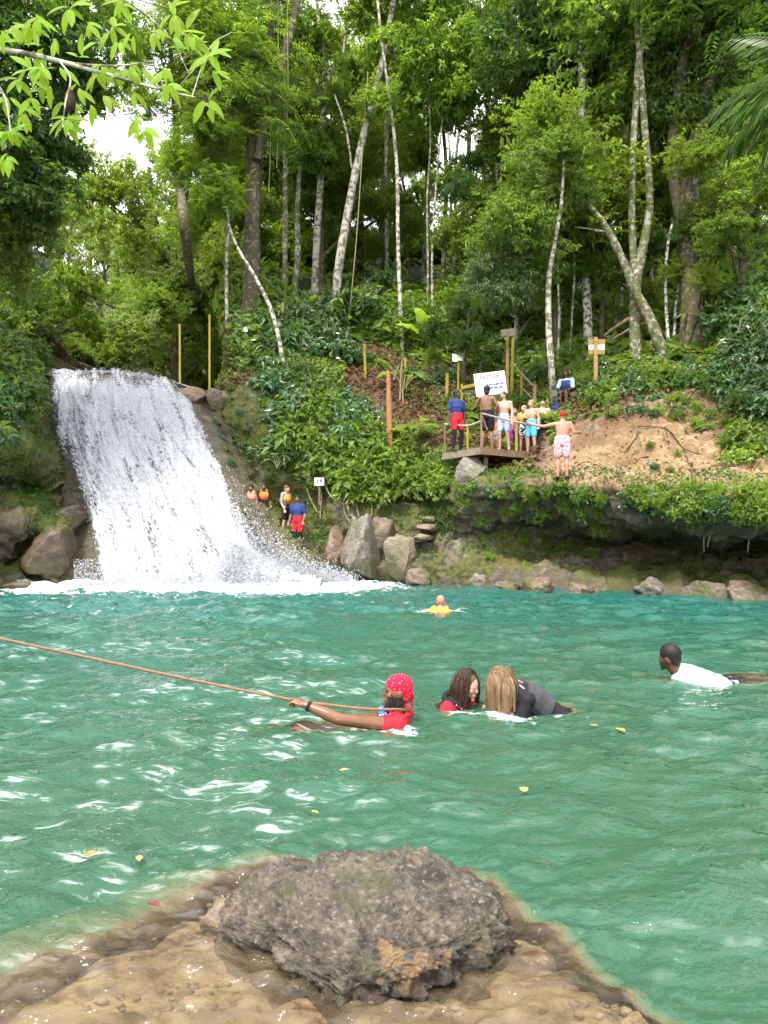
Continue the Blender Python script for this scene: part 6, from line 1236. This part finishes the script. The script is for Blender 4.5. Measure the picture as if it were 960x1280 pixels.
# froth boiling at the foot of the falls
nu, nv = 160, 30; u = np.linspace(0, 1, nu); v = np.linspace(0, 1, nv)
bxx = -8.6+u*6.9; P = np.zeros((nu, nv, 3)); P[..., 0] = bxx[:, None]; P[..., 1] = 19.45+v[None]*1.1+.25*np.sin(u*9)[:, None]
P[..., 2] = (.02+.17*np.sin(v*math.pi*.62)**1.3)[None]*(.8+.6*fbm(np.stack([bxx, 0*bxx, 0*bxx], -1)*1.3, 3, 121))[:, None]-.05*sstep(.12, 0, v)[None]
P[..., 2] += (.09*fbm(P*3.5, 4, 123, .6)+.045*fbm(P*14, 3, 125, .6))*sstep(0, .3, v)[None]
mb = MB(); mb.add(P-_o, grid_faces(nu, nv)); o = mb.build('froth', M['froth'], falls)
# ------------------------------------------------------------------ jumping platform
def wood(name, c, paint=None):
    t = NT(name); v = t.coord('Object', (1, 1, 1)); n = t.noise(t.coord('Object', (9, 9, 1.2)), 6, 6, .65); n2 = t.noise(v, 3, 4)
    col = t.mix(t.ramp(n, [(.3, 0.0), (.7, 1.0)]), tuple(x*.5 for x in c), c); col = t.mix(t.ramp(n2, [(.55, 0.0), (.7, 1.0)]), col, tuple(x*.45 for x in c)); return t.done(t.pbr(col, .8, t.bump(n, .5, .01), .2))
M['wood'] = wood('weathered_wood', (.26, .17, .10)); M['wood_grey'] = wood('grey_wood', (.30, .25, .19)); M['yellow'] = wood('yellow_paint', (.34, .275, .04)); M['sign_wood'] = wood('sign_wood', (.40, .27, .10)); M['snag'] = wood('snag_wood', (.42, .20, .09)); M['white_paint'] = simple_mat('white_paint', (.80, .80, .80), .6, .06, 8)
M['metal'] = simple_mat('rail_metal', (.42, .40, .36), .45); M['ink_red'] = simple_mat('ink_red', (.70, .10, .08), .6); M['ink_blue'] = simple_mat('ink_blue', (.03, .12, .42), .6); M['ink_black'] = simple_mat('ink_black', (.03, .03, .03), .6)
C0, LV, RV = np.array((2.58, 19.95, DECK)), np.array((-.86, 1.40, 0)), np.array((2.06, 1.5, 0))
plat = thing('jumping_platform', 'wooden jumping platform jutting from the rock with yellow railing posts', 'platform', tuple(C0)); pbase = C0.copy()
def part(name, fn, mat, parent, base, smooth=False):
    mb = MB(); fn(mb); mb.v = [v-base for v in mb.v]; return mb.build(name, mat, parent, smooth)
for k in range(11):
    a = C0+LV*((k+.5)/11); j = R.uniform(-.012, .012)
    part('plank', lambda mb: beam(mb, a+RV*(-.015+j)+np.array((0, 0, -.02+R.uniform(-.004, .004))), a+RV*(1.01+j)+np.array((0, 0, -.02)), np.linalg.norm(LV)/11*.93, .036), M['wood'], plat, pbase)
dz = np.array((0, 0, -.10)); nl, nr = unit(LV), unit(RV)
part('edge_board', lambda mb: beam(mb, C0-nl*.02+dz-nr*.02, C0+RV*1.02-nl*.02+dz, .035, .18), M['wood'], plat, pbase)
part('edge_board', lambda mb: beam(mb, C0-nr*.045+dz-nl*.02, C0+LV*1.02-nr*.045+dz, .035, .18), M['wood_grey'], plat, pbase)
for f in (.12, .5, .88): part('joist', lambda mb: beam(mb, C0+RV*f+LV*.03+np.array((0, 0, -.13)), C0+RV*f+LV*.98+np.array((0, 0, -.13)), .07, .14), M['wood'], plat, pbase)
for (u_, v_) in ((.15, .15), (.8, .2), (.3, .85)):
    p = C0+RV*u_+LV*v_; part('support_post', lambda mb: beam(mb, p+np.array((0, .25, -1.25)), p+np.array((0, 0, -.21)), .11, .11), M['wood'], plat, pbase)
posts = [('l', 1.0, .86, 'wood', .045), ('l', .36, .66, 'yellow', .055), ('l', 0.0, .93, 'wood', .05), ('r', .52, .80, 'yellow', .065), ('r', .98, .78, 'wood', .05)]
tops = []
for e, f, h, m, w_ in posts:
    p = C0+(LV if e == 'l' else RV)*f+nl*.05+nr*.04; tops.append(p+np.array((0, 0, h))); part('railing_post', lambda mb: beam(mb, p, p+np.array((0, 0, h)), w_, w_), M[m], plat, pbase)
part('rail', lambda mb: tube(mb, [tops[0]-np.array((0, 0, .02)), tops[1]-np.array((0, 0, .0)), tops[2]-np.array((0, 0, .22))], .022, 8, 8), M['metal'], plat, pbase, True)
part('rail', lambda mb: tube(mb, [tops[2]-np.array((0, 0, .02)), tops[3], tops[4]-np.array((0, 0, .0)), tops[4]+unit(RV)*.45+np.array((0, 0, -.08))], .024, 8, 10), M['metal'], plat, pbase, True)
part('rail_brace', lambda mb: beam(mb, tops[2]-np.array((0, 0, .05)), tops[2]-np.array((0, 0, .45))+unit(RV)*.22, .03, .03), M['wood_grey'], plat, pbase)

# ------------------------------------------------------------------ signs and posts
def text_mesh(name, s, size, mat, parent, loc, rot=(math.pi/2, 0, 0), ext=.004):
    cu = bpy.data.curves.new(name, 'FONT'); cu.body = s; cu.size = size; cu.align_x = 'CENTER'; cu.extrude = ext; cu.offset = .0035
    o = bpy.data.objects.new('tmp', cu); COL.objects.link(o); dg = bpy.context.evaluated_depsgraph_get(); me = bpy.data.meshes.new_from_object(o.evaluated_get(dg)); bpy.data.objects.remove(o)
    me.materials.clear(); me.materials.append(mat); me.name = name; return place(name, me, parent, loc, rot)
Yn = 22.3; nc = q(613, 479.5, Yn); nb = np.array((nc[0], Yn, TH(nc[0], Yn+.3)))
ns = thing('notice_board', 'white notice board with red heading and blue lettering behind the platform', 'sign', tuple(nc)); ns.rotation_euler = (0, math.radians(-8), math.radians(6))
def bx(mb, c, h): box(mb, c, h)
part('panel', lambda mb: bx(mb, (0, 0, 0), (.47, .012, .335)), M['white_paint'], ns, 0)
part('post', lambda mb: bx(mb, (-.36, .045, -.55), (.03, .03, .85)), M['yellow'], ns, 0); part('post', lambda mb: bx(mb, (.36, .045, -.55), (.03, .03, .85)), M['wood'], ns, 0)
text_mesh('lettering', 'NOTICE', .16, M['ink_red'], ns, (.0, -.016, .15))
text_mesh('lettering', 'IS PROHIBITED', .082, M['ink_blue'], ns, (.14, -.016, -.06))
part('lettering', lambda mb: [bx(mb, (x, -.016, -.135), (w_/2, .003, .026)) for x, w_ in ((-.12, .12), (.02, .10), (.15, .12), (.30, .11))], M['ink_blue'], ns, 0)
def yellow_post(px, y0, y1, label, w_=.075, mat='yellow', name='marker_post', Y=None, group=None):
    p, n = T(px, y1, 9, 4.5)
    if Y: p = q(px, y1, Y)
    top = q(px, y0, p[1]); base = np.array((top[0], p[1], p[2]))
    o = part(name, lambda mb: (beam(mb, base-np.array((0, 0, .3)), np.array((top[0]+R.uniform(-.06, .06), p[1]+R.uniform(-.05, .05), top[2])), w_, w_)), M[mat], None, base); o.location = tuple(base); tag(o, label, 'post', group); return base, top
yellow_post(225, 405, 474, 'tall yellow post at the falls lip, the one closer to the stream', .065, Y=25.7); yellow_post(262, 393, 476, 'tall yellow post at the falls lip, the one closer to the cliff', .065, Y=25.6)
yellow_post(352, 378, 410, 'short yellow post among the glossy shrubs under the pale trunks', .085); yellow_post(457, 430, 462, 'short yellow post left of the snapped brown post on the slope', .085)
yellow_post(507, 448, 462, 'stubby yellow post below the banana like plant', .08); yellow_post(558, 467, 490, 'yellow post beside the small white sign', .10); 
yellow_post(601, 432, 466, 'brown wooden post directly above the notice board', .09, 'wood'); yellow_post(666, 481, 500, 'brown wooden post at the foot of the trail handrail', .10, 'wood'); yellow_post(652, 468, 488, 'yellow post along the trail handrail', .07); yellow_post(719, 436, 452, 'short mossy yellow post left of the wooden sign', .07)
rl = thing('trail_rail', 'yellow and grey wooden rail behind the person in the navy shirt', 'railing', tuple(q(588, 484, 23.2))); rb = np.array(rl.location)
part('rail', lambda mb: beam(mb, q(576, 485, 23.2), q(604, 479, 23.2), .05, .10), M['yellow'], rl, rb); part('rail', lambda mb: beam(mb, q(574, 489, 23.3), q(604, 488, 23.3), .05, .08), M['wood_grey'], rl, rb); part('post', lambda mb: beam(mb, q(577, 505, 23.25), q(577, 480, 23.25), .06, .06), M['yellow'], rl, rb)
hr_ = part('handrail', lambda mb: (tube(mb, [q(645, 459, 24.2), q(655, 470, 23.6), q(666, 482, 23.0)], .03, 7, 8), tube(mb, [q(650, 482, 24.0), q(664, 497, 23.0)], .025, 7, 6)), M['wood_grey'], None, q(655, 470, 23.6)); hr_.location = tuple(q(655, 470, 23.6)); tag(hr_, 'sloping grey handrail poles of the trail beside the notice board', 'railing')
# small white double sign on a yellow post
b, tp_ = yellow_post(572, 452, 486, 'slim yellow post carrying the small white sign', .06)
o = part('small_sign', lambda mb: (bx(mb, (-.10, 0, -.01), (.09, .01, .13)), bx(mb, (.09, 0, .04), (.085, .01, .13))), M['white_paint'], None, 0); o.location = (tp_[0], tp_[1]-.05, tp_[2]+.12); o.rotation_euler = (0, .05, .15); tag(o, 'small white sign of two panels on a slim yellow post', 'sign')
# tall sign posts with a grey board
b, tp_ = yellow_post(639, 416, 490, 'tall yellow post carrying the grey board, right one of the pair', .085); yellow_post(634, 420, 492, 'tall brown yellow post behind the bright one under the grey board', .09, 'sign_wood', Y=b[1]+.2)
o = part('board_sign', lambda mb: bx(mb, (0, 0, 0), (.24, .02, .12)), M['wood_grey'], None, 0); o.location = (tp_[0]-.12, tp_[1]-.08, tp_[2]-.02); o.rotation_euler = (0, -.15, .2); tag(o, 'weathered grey board nailed on the tall yellow posts', 'sign')
# wooden sign with a white strip
p = T(746, 468, 9, 5)[0]; ws = thing('wooden_sign', 'wooden board sign with a white strip on a post on the right slope', 'sign', (q(744, 468, p[1])[0], p[1], p[2])); sc_ = p[1]/F
part('post', lambda mb: bx(mb, (0, -.04, 23*sc_), (.055, .03, 32*sc_)), M['sign_wood'], ws, 0)
part('board', lambda mb: bx(mb, (2*sc_, .02, 49.5*sc_), (10.5*sc_, .015, 3.4*sc_)), M['sign_wood'], ws, 0); part('board', lambda mb: bx(mb, (2*sc_, .02, 37*sc_), (10*sc_, .015, 2.9*sc_)), M['sign_wood'], ws, 0); part('white_strip', lambda mb: bx(mb, (2*sc_, .018, 43*sc_), (10*sc_, .012, 2.9*sc_)), M['white_paint'], ws, 0)
part('lettering', lambda mb: [bx(mb, (x*sc_, .004, 43.6*sc_), (w_*sc_, .002, .4*sc_)) for x, w_ in ((5, 1.2), (8, 1.0), (10.5, .8))], M['ink_red'], ws, 0)
for (px, py, lab, w_) in ((399, 602, 'small white sign on a stake above the exposed roots', .15), (306, 412, 'small white tag among the dark trunks above the cliff', .10)):
    p = T(px, py+6, 9, 3)[0]; s_ = thing('stake_sign', lab, 'sign', tuple(q(px, py, p[1]-.5))); part('panel', lambda mb: bx(mb, (0, 0, 0), (w_, .01, w_*.8)), M['white_paint'], s_, 0); part('stake', lambda mb: bx(mb, (0, .03, -.3), (.025, .015, .42)), M['wood'], s_, 0)
    if w_ > .12: part('mark', lambda mb: (bx(mb, (-.06, -.012, .02), (.02, .003, .035)), bx(mb, (.05, -.012, .02), (.03, .003, .035))), M['ink_black'], s_, 0)
# snapped posts on the slope
Ys = T(486, 560, 9, 4)[0][1]-.45
tree('snapped_post', 'snapped reddish brown wooden post standing among the shrubs', None, pxs(Ys, (488, 575), (487, 530), (486, 490), (485, 463)), [.10, .095, .085, .045], 'bark_dark', (), (), 9, .25); bpy.data.objects['snapped_post']['category'] = 'post'
for ch in bpy.data.objects['snapped_post'].children: ch.data.materials[0] = M['snag']; ch.name = 'shaft'
for k, pp in enumerate((((500, 500), (501, 470), (503, 450)), ((492, 475), (498, 458)), ((504, 505), (503, 485)))):
    hanging('broken_stick', [q(x, y, Ys-.1) for x, y in pp], .03, 'broken pale stick leaning by the snapped brown post', 'broken sticks by the snapped post', 'root', 'stick')
for k, pp in enumerate((((760, 415), (785, 400), (800, 392)), ((755, 420), (775, 405), (790, 396)), ((765, 425), (790, 410), (806, 404)))):
    Yq = depth_at(785, 425)-.4; hanging('fallen_branch', [q(x, y, Yq) for x, y in pp], .05, 'pale fallen branch lying behind the wooden sign', 'fallen branches behind the wooden sign', 'root', 'branch')

# ------------------------------------------------------------------ rope and floating leaves
M['rope'] = simple_mat('rope', (.22, .125, .075), .8, .3, 60)
ra = [W(-7.45, 5.2, 1.62), q(-140, 766, 5.16), q(0, 798, 5.14), q(120, 824, 5.12), q(240, 850, 5.10), q(366, 875, 5.085), q(410, 881, 5.06), q(455, 886, 5.05), q(492, 887, 5.09), q(512, 888, 5.35)]
ctr = catmull(ra, 1500); T_, S_, B_ = frames(ctr); sl_ = np.concatenate([[0], np.cumsum(np.linalg.norm(np.diff(ctr, axis=0), axis=1))]); mb = MB()
for k in range(3):
    a = sl_*2*math.pi/.055+k*2.094; tube(mb, ctr+(.0052*np.cos(a))[:, None]*S_+(.0052*np.sin(a))[:, None]*B_, .0056, 6)
rope = mb.build('rope', M['rope']); tag(rope, 'twisted tan rope stretched from the left shore to the swimmer in the bandana', 'rope')
for k, (px, py, L, c, ang, lab) in enumerate([(775, 917, .075, (.75, .42, .02), .4, 'bright yellow leaf floating beyond the blond child'), (742, 910, .05, (.55, .26, .04), 1.2, 'small orange leaf floating beside the bright yellow leaf'), (393, 1021, .035, (.75, .45, .05), .9, 'small yellow leaf floating behind the craggy rock'), (113, 1083, .065, (.50, .17, .04), 2.6, 'orange brown leaf floating over the shallows'), (174, 1084, .05, (.55, .25, .10), .3, 'pale orange leaf floating beside the orange brown leaf'), (655, 1000, .07, (.50, .52, .12), 3.0, 'pale green leaf floating between the rock and the children'), (192, 1137, .06, (.14, .03, .035), 1.0, 'dark red leaf floating near the craggy rock'), (430, 975, .05, (.40, .42, .10), 2.0, 'olive leaf floating below the swimmer in the bandana')]):
    p = wl(px, py); mb = MB(); n = 9; t_ = np.linspace(0, 1, n); wv = .30*np.sin((t_*.96+.04)*math.pi)**.8
    mb.add(np.stack([np.stack([s*wv, t_-.5, .10*abs(s)*np.sin(t_*3)+.03*np.sin(t_*7)+.05], -1) for s in (-1, -.5, 0, .5, 1)])*L, grid_faces(5, n)[:, ::-1]); tube(mb, [(0, -.5*L, .05*L), (0, -.75*L, .08*L)], .02*L, 4)
    o = mb.build('floating_leaf', simple_mat('floating_leaf_%d' % k, c, .5)); o.location = (p[0], p[1], FLOATZ(p[0], p[1])+.012); o.rotation_euler = (0, 0, ang); tag(o, lab, 'leaf')
